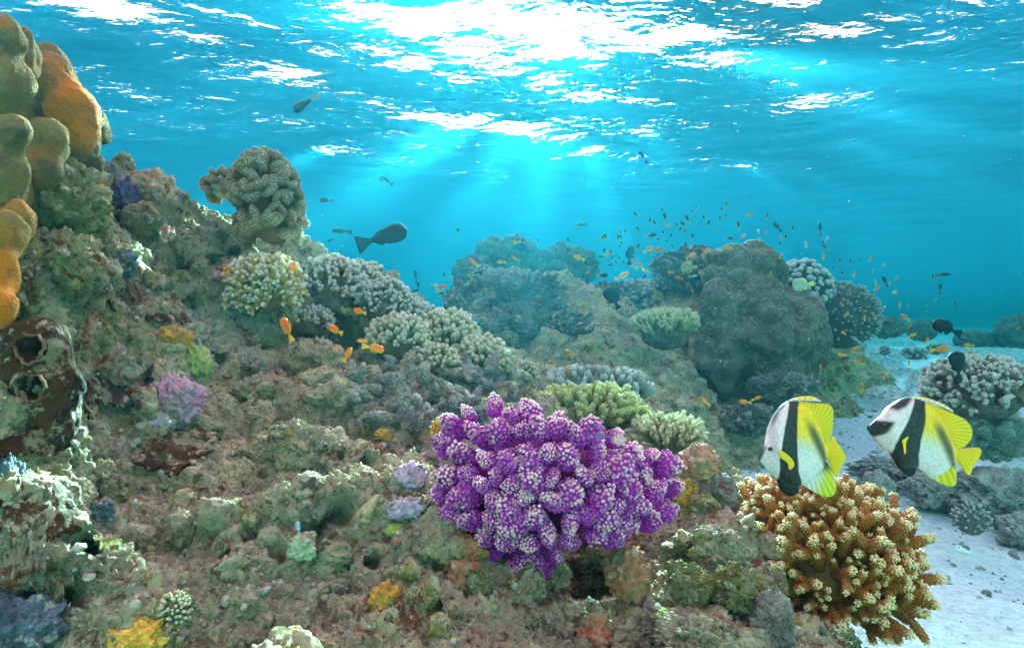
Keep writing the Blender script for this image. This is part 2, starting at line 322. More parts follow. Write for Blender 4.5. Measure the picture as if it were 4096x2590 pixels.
def cluster(L, r, seed, side=3, **kw):
    """A main finger with shorter side fingers growing off it."""
    g = np.random.default_rng(seed); parts = [branch(L, r, seed=seed, **kw)]
    for k in range(side):
        l2 = L*g.uniform(.35, .6); v, fs, a = branch(l2, r*.8, seed=seed*7+k, **{**kw, 'n': int(kw.get('n', 70)*.5)})
        an = g.uniform(0, 6.28); R = frame([math.cos(an)*.75, math.sin(an)*.75, .75]); h = L*g.uniform(.25, .6)
        parts.append((v@R.T+np.array([0, 0, h]), fs, a))
    return cat(parts)
def lobe(R=.03, H=.06, nub=.0036, n=150, flat=.75, seed=0, cap=0., lod=1):
    """One club-shaped lobe of a cauliflower coral along +Z, covered with warts."""
    g = np.random.default_rng(seed); iv, f = ico(4)
    t = (iv[:, 2]+1)/2; wid = R*(.42+.58*sstep(.05, .62, t)); V = iv*np.stack([wid, wid*flat, np.full(len(iv), H/2)], 1); V[:, 2] += H/2
    V *= (1+.16*fbm(iv*1.6, 3, seed))[:, None]
    nrm = iv/np.array([R, R*flat, H/2]); nrm /= np.linalg.norm(nrm, axis=1)[:, None]
    capm = lambda P: sstep(.35, .6, fbm(P*14+seed*3.1, 2, 30)*1.2+P[:, 2]/H*1.0-.55)*cap
    parts = [(V, [f], np.clip(t*.45, 0, .45)*(1-capm(V))+capm(V))]
    k = np.arange(n)+.5; cz = 1-1.62*k/n; ph = k*2.39996; D = np.stack([np.cos(ph)*np.sqrt(1-cz**2), np.sin(ph)*np.sqrt(1-cz**2), cz], 1)+g.normal(0, .03, (n, 3))
    iv1, f1 = ico(lod); B = V; idx = ((iv[None]*D[:, None]).sum(-1)).argmax(1)
    for j, i in enumerate(idx):
        s = nub*g.uniform(.7, 1.2); Rm = frame(nrm[i]); v = (iv1*np.array([s, s, s*1.35]))@Rm.T+B[i]+nrm[i]*s*.35
        c = np.clip(.45*t[i]+.55*(iv1[:, 2] > .42)*(.32+.68*t[i]**2), 0, .95); cm = capm(B[i:i+1])[0]; parts.append((v, [f1], c*(1-cm)+cm))
    return cat(parts)
def knob(R=.012, H=.03, seed=0, lod=3):
    """A smooth blunt finger of a soft or finger coral along +Z."""
    iv, f = ico(lod); t = (iv[:, 2]+1)/2; wd = R*(.6+.4*t); V = iv*np.stack([wd, wd, np.full(len(iv), H/2)], 1); V[:, 2] += H/2-.002
    V *= (1+.14*fbm(iv*2., 2, seed))[:, None]; return V, [f], t
def blob(r, seed=0, lod=5, amp=(.25, .12, .05), freq=(1.2, 3., 9.), wor=.0):
    iv, f = ico(lod); d = 1.; rr = np.broadcast_to(np.asarray(r, float), (3,)); iq = iv*rr/rr.min()
    for a, q, k in zip(amp, freq, (0, 5, 9)): d = d+a*fbm(iq*q+seed*3.7, 4, k)
    if wor: d = d+wor*(.5-worley(iq*2.2+seed, 3))+wor*.4*(.5-worley(iq*6+seed, 4))
    return iv*d[:, None]*np.asarray(r), [f], np.full(len(iv), .3)
def fuse(balls, voxel, amp=0., freq=8., seed=0, smooth=4, ic=4):
    """Round masses (x, y, z, rx, ry, rz) grown together into one skin."""
    iv, f = ico(ic); parts = [(iv*np.array(b[3:6] if len(b) > 4 else [b[3]]*3)+np.array(b[:3]), [f], np.zeros(len(iv))) for b in balls]
    V, fs, A = cat(parts); me = mdata('fuse', V, fs, None); o = link('fuse', me)
    m = o.modifiers.new('r', 'REMESH'); m.mode = 'VOXEL'; m.voxel_size = voxel
    if smooth: s = o.modifiers.new('s', 'SMOOTH'); s.iterations = smooth; s.factor = .5
    e = o.evaluated_get(bpy.context.evaluated_depsgraph_get()); m2 = e.to_mesh(); n = len(m2.vertices)
    co = np.empty(n*3, np.float32); m2.vertices.foreach_get('co', co); no = np.empty(n*3, np.float32); m2.vertices.foreach_get('normal', no)
    lt = np.empty(len(m2.polygons), np.int32); m2.polygons.foreach_get('loop_total', lt); ls = np.empty(len(lt), np.int32); m2.polygons.foreach_get('loop_start', ls)
    lv = np.empty(len(m2.loops), np.int32); m2.loops.foreach_get('vertex_index', lv)
    q = lv[ls[lt == 4][:, None]+np.arange(4)]; tr = lv[ls[lt == 3][:, None]+np.arange(3)]; e.to_mesh_clear(); bpy.data.objects.remove(o); bpy.data.meshes.remove(me)
    co = co.reshape(-1, 3).astype(float); no = no.reshape(-1, 3)
    if amp: co = co+no*(amp*fbm(co*freq, 4, seed))[:, None]
    return co, [x for x in (q, tr) if len(x)], no
def dome_dirs(n, seed, zmin=-.1):
    g = np.random.default_rng(seed); k = np.arange(n)+.5; z = 1-(1-zmin)*k/n; ph = k*2.39996+g.uniform(0, 6)
    D = np.stack([np.cos(ph)*np.sqrt(1-z*z), np.sin(ph)*np.sqrt(1-z*z), z], 1)+g.normal(0, .07, (n, 3)); return D/np.linalg.norm(D, axis=1)[:, None]
def colony(name, label, cat_, base, size, protos, mat, n, zmin=-.1, up=.35, seed=0, tilt=(0, 0), sc_=(.8, 1.15), part='branch', merge=False, core=.72, basemat=None, group=None, cull=True):
    """A coral colony: fingers standing on a rounded base. size = half width x, half depth y, height."""
    g = np.random.default_rng(seed+100); size = np.asarray(size, float); D = dome_dirs(n, seed, zmin)
    root = empty(name, base, label, cat_, group); T = Matrix.Rotation(tilt[0], 4, 'X') @ Matrix.Rotation(tilt[1], 4, 'Y'); Tn = np.array(T.to_3x3())
    bv, bf, ba = blob(size*core, seed, 4, (.05, .03, .02), (1.5, 4, 9)); bv = bv@Tn.T
    link('base', mdata(name+' base', bv, bf, basemat or mat, {'tip': ba*.2}), root)
    out = []; todo = []; H = max(p[0][:, 2].max() for p in protos); mes = None
    if not merge: mes = [mdata(part, p[0], p[1], mat, {'tip': p[2]}) for p in protos]
    for k, d in enumerate(D):
        p = d*size*core*.97; nn = d/size; nn /= np.linalg.norm(nn); dr = nn*(1-up)+np.array([0, 0, up])+g.normal(0, .10, 3)
        reach = np.linalg.norm(d*size)-np.linalg.norm(d*size*core); s = (reach/H)*1.15*g.uniform(*sc_) if reach > 0 else 1.
        s = max(s, .35); R = Tn@frame(dr, g.uniform(0, 6.28)); loc = Tn@p; j = int(g.integers(len(protos)))
        if cull and (loc+R[:, 2]*H*s)[1] > size[1]*.55 and R[2, 2] < .45: continue     # the far underside, out of everyone's sight
        todo.append((loc[1]-.6*H*s*R[2, 2]*0-.0*k, R, loc, s, j))
    todo.sort(key=lambda q: q[0]+.25*(q[1][1, 2]))
    for i_, (_, R, loc, s, j) in enumerate(todo):
        if merge or i_ >= 100: out.append((protos[j][0]*s@R.T+loc, protos[j][1], protos[j][2]))
        else: link(part, mes[j], root, mat4(R, loc, s))
    if out:
        V, fs, A = cat(out); o = link('branches', mdata(name+' branches', V, fs, mat, {'tip': A}), root)
        if not merge: o['kind'] = 'stuff'
    return root
def on(a, b, sink=0.): p, n = hit(a, b); return p-np.array([0, 0, sink])
# ------------------------------------------------------------------ corals
M_purple = coral_mat('purple coral', (.16, .006, .11), (.42, .018, .36), (1., .62, .56), t0=.50, t1=.88, fs=260, bd=.0012, gate=26.)
M_brown = coral_mat('amber coral', (.24, .075, .005), (.44, .15, .010), (1., .80, .42), t0=.88, t1=1.04, fs=300, rough=.45, spec=.5, bd=.001)
M_white = coral_mat('cream staghorn', (.26, .16, .03), (.62, .42, .09), (.88, .78, .66), t0=.84, t1=1.03, fs=300, bd=.001)
M_grey = coral_mat('grey staghorn', (.15, .10, .06), (.34, .25, .17), (.66, .58, .52), t0=.68, t1=1., fs=260, bd=.0012)
M_olive = coral_mat('olive staghorn', (.10, .09, .035), (.27, .27, .09), (.54, .52, .22), t0=.55, t1=1., fs=240, bd=.0012)
M_pale = coral_mat('pale yellow staghorn', (.16, .14, .06), (.36, .33, .16), (.62, .58, .36), t0=.5, t1=1., fs=240, bd=.0012)
M_cauli = coral_mat('khaki cauliflower coral', (.16, .085, .025), (.30, .18, .06), (.58, .47, .30), t0=.5, t1=.95, fs=210, bd=.0015)
M_finger = coral_mat('khaki finger coral', (.14, .10, .05), (.38, .30, .16), (.60, .53, .38), t0=.66, t1=1., fs=170, bd=.002)
M_softb = coral_mat('brown finger coral', (.16, .08, .03), (.33, .19, .08), (.50, .42, .28), t0=.6, t1=1., fs=170, bd=.0015)
M_knobg = coral_mat('grey knob coral', (.11, .115, .10), (.25, .26, .23), (.42, .43, .39), t0=.5, t1=1., fs=90, bd=.004)
M_far = coral_mat('distant staghorn', (.08, .08, .07), (.22, .22, .19), (.50, .50, .46), t0=.5, t1=1., fs=90, bd=.003)
M_mustard = flat_mat('mustard brain coral', (.52, .30, .035), (.36, .19, .02), 40, .7, .3, .004, 120)
M_rock = reef_mat('encrusted rock'); M_rock2 = reef_mat('pale rubble', (.74, .68, .54), (.36, .36, .18), (.36, .14, .12), (.56, .42, .48), (.38, .18, .08), (.42, .38, .34), 1.6)
M_yrock = reef_mat('algae covered rock', (.70, .62, .24), (.46, .46, .08), (.28, .09, .04), (.46, .42, .28), (.50, .22, .04), (.40, .38, .16), 1.3)
M_dark = flat_mat('shaded coral base', (.10, .07, .05), (.20, .16, .12), 30, .9, .1, .008, 60)  # dark colour paints in the shaded hollow beneath the colonies
M_farrock = reef_mat('distant rock', (.36, .36, .32), (.16, .19, .12), (.18, .14, .12), (.26, .26, .26), (.2, .16, .1), (.16, .17, .16), .5, .6)
# purple cauliflower coral: every lobe a part
def purple():
    poly = np.array([(1050, 1000), (1120, 955), (1200, 945), (1290, 985), (1345, 1000), (1440, 1020), (1520, 1050), (1560, 1080), (1590, 1120), (1585, 1190), (1540, 1225), (1500, 1210), (1440, 1270), (1380, 1240), (1300, 1310), (1240, 1370), (1190, 1370), (1140, 1310), (1110, 1250), (1060, 1210), (1030, 1150), (1050, 1080)], float)
    Yc = 1.12; c = at(1310, 1140, Yc); root = empty('cauliflower_coral', c, 'large vivid purple cauliflower coral with pinkish white wart tips growing on the reef edge', 'coral')
    protos = [mdata('lobe', *x[:2], M_purple, {'tip': x[2]}) for x in [lobe(.025, .068, .0034, 160, f, s, cp) for s, f, cp in ((1, .8, .1), (2, .55, .5), (3, .9, 1.), (4, .5, .15), (5, .8, .9), (6, .7, .1), (7, .5, .5), (8, .6, .2))]]
    g = np.random.default_rng(11); pts = []
    def inside(p):
        x, y = p; q = np.roll(poly, -1, 0); cnd = (poly[:, 1] > y) != (q[:, 1] > y)
        xi = (q[:, 0]-poly[:, 0])*(y-poly[:, 1])/(q[:, 1]-poly[:, 1]+1e-9)+poly[:, 0]; return (np.sum(cnd & (x < xi)) % 2) == 1
    for _ in range(9000):
        p = np.array([g.uniform(1020, 1600), g.uniform(940, 1390)])
        if inside(p) and all(np.hypot(*(p-q)) > 40 for q in pts): pts.append(p)
        if len(pts) >= 100: break
    bv, bf, ba = blob(np.array([S(215, Yc), .10, S(135, Yc)]), 3, 4, (.05, .04, .02), (1.5, 4, 9)); link('base', mdata('purple base', bv+np.array([-.012, .085, -.01]), bf, M_purple, {'tip': ba*0}), root)
    bv, bf, ba = blob(np.array([.05, .05, .08]), 4, 4, (.05, .04, .02), (1.5, 4, 9)); link('base', mdata('purple base', bv+np.array([-.05, .03, -.12]), bf, M_purple, {'tip': ba*0}), root)
    for a, b in pts:
        u = (a-1310)/285.; v = (b-1150)/215.; rr = min(1., math.hypot(u, v)); dep = .15*math.sqrt(max(0., 1-rr*rr*.95))
        p = at(a, b, Yc-dep+.075); d = np.array([u*1.05, -.9*math.sqrt(max(.05, 1-rr*rr)), -v*.85+.5])+g.normal(0, .2, 3); d /= np.linalg.norm(d)
        s = g.uniform(.62, 1.12); link('lobe', protos[int(g.integers(8))], root, mat4(frame(d, g.uniform(0, 6.28)), p-c-d*.045*s, s))
purple()
# amber staghorn on the sand at the right
PB = [cluster(.105, .0105, s, 2, nub=.0026, n=110, lod=1, taper=.72) for s in range(1, 6)]
colony('staghorn_coral', 'big amber brown staghorn coral with cream knobbly tips standing on white sand', 'coral', at(1916, 1322, 1.36), (S(228, 1.36), .21, S(195, 1.36)), PB, M_brown, 340, -.6, .3, 5, (-.12, 0), (.7, 1.35), core=.62)
# cream staghorn with bluish white tips on the slope
PW = [cluster(.06, .0065, s, 3, nub=.0021, n=56, lod=1, taper=.7) for s in range(11, 15)]
pw = on(620, 745); pw[2] += .03
colony('staghorn_coral', 'yellow and cream staghorn coral with bluish white tips on the left slope', 'coral', pw+np.array([0, 0, S(28, pw[1])]), (S(100, pw[1]), .11, S(95, pw[1])), PW, M_white, 150, -.8, .45, 6, (0, 0), (.8, 1.1), core=.5)
# grey table staghorns along the ridge
PG = [cluster(.06, .0075, s, 3, nub=.0026, n=44, lod=1, taper=.7) for s in range(21, 25)]
for lab, a, b, Y, hw, hh, n, zm, sd in (
    ('broad grey staghorn coral with a dark hollow beneath it, behind the cream staghorn', 775, 700, 2.1, 100, 105, 95, -.1, 31),
    ('grey staghorn coral filling the gap between the two larger grey ones', 842, 672, 2.3, 60, 62, 70, -.2, 33), ('small grey staghorn coral low on the ridge next to the blue water', 975, 752, 2.25, 56, 54, 60, -.2, 34), ('brownish staghorn coral in shade under the broad grey one', 730, 765, 2.0, 60, 50, 60, -.1, 35),
    ('grey staghorn coral with whitish stubby fingers sloping down the ridge toward the back reef', 900, 735, 2.15, 90, 85, 85, -.2, 32)):
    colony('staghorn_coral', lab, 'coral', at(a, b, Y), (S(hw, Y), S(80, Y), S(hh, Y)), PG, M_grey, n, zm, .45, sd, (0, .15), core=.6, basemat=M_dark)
# khaki finger corals tumbling down from the ridge
PK = [knob(.0085, .034, s) for s in range(4)]+[cat([knob(.008, .03, s), (knob(.007, .024, s+9)[0]@frame([.7, .2, .7]).T+np.array([.002, 0, .008]), *knob(.007, .024, s+9)[1:])]) for s in range(2)]
for k, (lab, a, b, hw, hh, n, mt) in enumerate((
    ('pale khaki finger coral below the grey staghorns, beside the orange fish', 930, 800, 84, 74, 190, M_finger),
    ('pale khaki finger coral crowning the dip between ridge and back reef', 1040, 790, 90, 76, 200, M_finger),
    ('khaki finger coral at the right end of the finger coral bed', 1128, 852, 84, 72, 190, M_finger),
    ('khaki finger coral low in the middle of the finger coral bed', 1015, 855, 72, 60, 150, M_finger),
    ('dark brown finger coral in the shade under the orange fish', 745, 848, 84, 66, 150, M_softb),
    ('rounded brown finger coral with pale rims in the middle of the rubble', 815, 925, 45, 48, 90, M_softb),
    ('small grey finger coral behind the rubble at the foot of the back reef', 1238, 870, 34, 34, 70, M_finger))):
    p = on(a, b); p[2] -= S(10, p[1]); colony('finger_coral', lab, 'coral', p, (S(hw, p[1]), S(hw*.8, p[1]), S(hh, p[1])), PK, mt, n, -.1, .35, 40+k, sc_=(.8, 1.2), merge=True, core=.66)
# khaki cauliflower coral on the ridge top
PC = [mlobe for mlobe in [lobe(.050, .078, .0032, 260, .42, s, 0) for s in (31, 32, 33, 34)]]
colony('cauliflower_coral', 'upright khaki cauliflower coral with pale rimmed fan lobes on top of the ridge', 'coral', at(632, 480, 2.02), (S(88, 2.02), .15, S(145, 2.02)), PC, M_cauli, 150, -.75, .1, 51, (0, -.12), (.72, .98), 'lobe', core=.66)
colony('cauliflower_coral', 'small khaki cauliflower coral leaning over the ridge, left of the upright one', 'coral', at(535, 440, 2.1), (S(58, 2.1), .1, S(45, 2.1)), PC, M_cauli, 24, -.5, .1, 52, (0, -.2), (.9, 1.2), 'lobe', core=.6, basemat=M_rock)
# olive, pale and knobby colonies behind the purple coral
PO = [branch(.05, .0085, .75, .0026, 40, seed=s) for s in range(61, 65)]
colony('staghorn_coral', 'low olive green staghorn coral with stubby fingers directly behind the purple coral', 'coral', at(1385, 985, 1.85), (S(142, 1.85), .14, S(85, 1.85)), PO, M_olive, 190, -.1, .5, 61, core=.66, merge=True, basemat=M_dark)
PP = [cluster(.055, .0062, s, 3, nub=.0021, n=36, lod=1) for s in range(71, 74)]
colony('staghorn_coral', 'pale yellow green staghorn coral right of the olive one, above the blue sand', 'coral', at(1570, 1035, 1.7), (S(95, 1.7), .1, S(62, 1.7)), PP, M_pale, 80, -.2, .4, 71, core=.5, basemat=M_dark, merge=True)
PN = [knob(.014, .05, s) for s in range(3)]
colony('knob_coral', 'grey white coral with blunt conical knobs behind the olive staghorn', 'coral', at(1400, 935, 2.35), (S(150, 2.35), .16, S(78, 2.35)), PN, M_knobg, 75, -.1, .55, 81, core=.72, merge=True)
colony('staghorn_coral', 'flat topped grey green staghorn coral in the shade left of the big boulder coral', 'coral', at(1565, 785, 3.7), (S(92, 3.7), .22, S(62, 3.7)), [(v*1.6, f, t) for v, f, t in PP], M_pale, 110, .0, .5, 91, core=.6, merge=True, basemat=M_dark)
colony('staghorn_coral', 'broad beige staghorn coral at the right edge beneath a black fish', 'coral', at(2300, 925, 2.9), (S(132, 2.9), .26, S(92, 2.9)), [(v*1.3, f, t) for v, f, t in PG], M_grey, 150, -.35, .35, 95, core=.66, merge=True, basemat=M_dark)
# dome and mound corals right of the big boulder coral
PM = [knob(.03, .06, s) for s in range(3)]
colony('mound_coral', 'grey mound coral of rounded knobs at the top right of the back reef', 'coral', at(1885, 690, 4.9), (S(74, 4.9), .25, S(84, 4.9)), PM, M_far, 150, -.2, .1, 97, core=.8, merge=True)
colony('staghorn_coral', 'dark staghorn coral dome overhanging the sand right of the big boulder coral', 'coral', at(1975, 745, 4.9), (S(92, 4.9), .28, S(88, 4.9)), [(v*1.8, f, t) for v, f, t in PO], M_far, 320, -.6, .15, 98, core=.84, merge=True)
# lumpy boulder corals
def porites(name, label, balls, voxel, mat, amp, freq, wor, seed):
    c = np.array(balls[0][:3]); v, fs, no = fuse([(*(np.array(b[:3])-c), *b[3:]) for b in balls], voxel, smooth=3, ic=3)
    v = v+no*(amp*fbm(v*freq, 3, seed)+wor*(.5-worley(v*freq*1.6, seed))+wor*.26*(.5-worley(v*freq*4.2, seed+2))+wor*.05*fbm(v*24, 3, 8))[:, None]
    o = link(name, mdata(name, v, fs, mat, {'tip': np.full(len(v), .5)})); o.location = c; return tag(o, label, 'coral')
def B(a, b, Y, ra, rb, ry=None): return (*at(a, b, Y), S(ra, Y), ry or S((ra+rb)/2, Y), S(rb, Y))
M_por = flat_mat('grey boulder coral', (.19, .175, .13), (.11, .105, .07), 9, .92, .1, .03, 45, speck=True)
def knobbed(balls, n, r0, r1, seed):
    g = np.random.default_rng(seed); out = list(balls)
    for k in range(n):
        b = balls[int(g.integers(len(balls)))]; d = g.normal(0, 1, 3); d[1] = -abs(d[1]) if g.random() < .8 else d[1]; d /= np.linalg.norm(d); r = g.uniform(r0, r1)
        p = np.array(b[:3])+d*(np.array(b[3:6])-r*.35)
        if all(np.linalg.norm((p-np.array(q[:3]))/np.array(q[3:6])) > .72 for q in balls if q is not b): out.append((*p, r, r, r*1.15))
    return out
porites('boulder_coral', 'huge lumpy dark grey boulder coral with a round head on the back reef', knobbed(
    [B(1770, 800, 4.25, 112, 124), B(1715, 660, 4.35, 62, 66), B(1850, 800, 4.3, 76, 110), B(1700, 740, 4.2, 54, 66), B(1690, 830, 4.2, 52, 96), B(1780, 720, 4.2, 66, 56), B(1770, 640, 4.4, 58, 58), B(1890, 760, 4.3, 34, 56), B(1800, 880, 4.25, 96, 66)], 420, .05, .095, 5), .013, M_por, .012, 6.0, .03, 4)
M_tan = NT('tan boulder coral'); _p = M_tan.pos(); _c = M_tan.mix(M_tan.mr(M_tan.noise(_p, 5, 4, .6, .3, 2.2), .44, .62), (.26, .185, .06), (.62, .20, .008)); _c = M_tan.mix(M_tan.mr(M_tan.noise(_p, 9, 4, .6, 0, 6.), .54, .64, 0, .8), _c, (.11, .095, .05))  # tan mottled at random with orange and dark olive
_c = M_tan.mix(M_tan.mr(M_tan.noise(_p, 55, 5, .7, .3, 9.), .54, .66, 0, .55), _c, (.10, .085, .04)); _c = M_tan.mix(M_tan.mr(M_tan.voro(_p, 330), .25, .05, 0, .35), _c, (.10, .07, .03))
M_tan = M_tan.finish(_c, .85, M_tan.math('ADD', M_tan.noise(_p, 320, 3), M_tan.math('MULTIPLY', M_tan.noise(_p, 70, 5, .7), 2.)), .006, .15)
def lobes_left():
    c = at(90, 260, 1.12); root = empty('boulder_coral', c, 'tall tan and orange boulder coral with smooth hanging lobes at left', 'coral')
    for k, (balls, amp) in enumerate((
        ([B(15, 95, 1.05, 52, 55), B(20, 180, 1.05, 50, 70), B(50, 130, 1.10, 35, 70), B(10, 235, 1.06, 35, 50)], .008),
        ([B(130, 190, 1.2, 62, 72), B(175, 255, 1.2, 52, 75), B(110, 150, 1.25, 45, 50), B(205, 330, 1.2, 32, 55), B(90, 250, 1.24, 60, 70), B(225, 300, 1.26, 32, 46), B(150, 330, 1.22, 50, 50)], .008),
        ([B(110, 320, 1.08, 46, 48), B(95, 390, 1.08, 45, 62), B(130, 350, 1.10, 26, 40)], .006),
        ([B(20, 310, .98, 55, 48), B(15, 390, .99, 45, 70), B(30, 440, 1.0, 26, 60), B(5, 480, 1.0, 30, 55)], .006),
        ([B(45, 450, 1.04, 16, 55), B(22, 520, 1.0, 22, 60), B(10, 590, .99, 24, 70), B(8, 680, .97, 22, 60)], .005), ([B(18, 560, .93, 32, 62), B(10, 640, .91, 30, 66), B(44, 520, .97, 24, 46), B(4, 720, .89, 24, 50)], .006), ([B(60, 470, 1.08, 30, 40), B(110, 450, 1.12, 26, 36)], .006),
        ([B(215, 385, 1.3, 30, 40), B(190, 380, 1.28, 25, 35)], .004))):
        v, fs, no = fuse(balls, .005, 0, 9., k, 5); v = v+no*(amp*1.4*fbm(v*8, 4, k)-amp*2.6*np.abs(perlin(v*np.array([15, 15, 5.]), k+5))+.0016*fbm(v*60, 3, k))[:, None]; link('lobe', mdata('tan lobe', v-c, fs, M_tan), root)
lobes_left()
# ------------------------------------------------------------------ rocks and smaller growth
M_pink = flat_mat('pink coralline crust', (.58, .24, .32), (.42, .26, .34), 30, .85, .15, .004, 110, speck=True)
M_lilac = flat_mat('lilac coralline crust', (.42, .30, .44), (.50, .38, .42), 40, .8, .2, .004, 90, speck=True)
M_lime = flat_mat('lime algae crust', (.34, .46, .05), (.40, .40, .14), 40, .85, .1, .004, 120)
M_teal = flat_mat('pale green sponge', (.26, .42, .20), (.40, .42, .26), 50, .85, .1, .004, 130, speck=True)
M_coralred = flat_mat('brick red crust', (.46, .14, .07), (.36, .20, .09), 45, .9, .1, .005, 130, speck=True)
M_peach = flat_mat('peach crust', (.55, .34, .20), (.44, .16, .10), 45, .9, .1, .004, 110, speck=True)
M_blue = flat_mat('slate blue sponge', (.12, .17, .20), (.06, .08, .10), 12, .9, .1, .008, 40, speck=True)
M_brown2 = flat_mat('brown sponge', (.085, .032, .009), (.018, .011, .007), 14, .9, .1, .014, 60, speck=True)
M_sheet = flat_mat('rust brown sheet', (.075, .024, .002), (.035, .013, .002), 12, .8, .15, .010, 70, speck=True)
M_navy = flat_mat('dark indigo gap filler', (.05, .045, .10), (.09, .07, .13), 20, .8, .2, .004, 60)  # dark filler, its colour paints the shade in the gap between ridge knobs
M_sandrock = reef_mat('sandy rock', (.92, .88, .78), (.50, .52, .40), (.34, .28, .22), (.66, .66, .60), (.5, .42, .3), (.54, .54, .48), 1.2, .6)
def rock(name, label, cat_, a, b, ra, rb, mat, Y=None, seed=0, lod=5, amp=(.28, .16, .09), wor=.25, depth=None, sink=.3, group=None, freq=(1.2, 3., 9.)):
    if Y is None: p, n = hit(a, b); p = p-n*S(rb, p[1])*sink
    else: p = at(a, b, Y)
    v, fs, t = blob((S(ra, p[1]), depth or S((ra+rb)/2, p[1]), S(rb, p[1])), seed, lod, amp, freq, wor)
    o = link(name, mdata(name, v, fs, mat, {'tip': t})); o.location = p; tag(o, label, cat_, group); return o
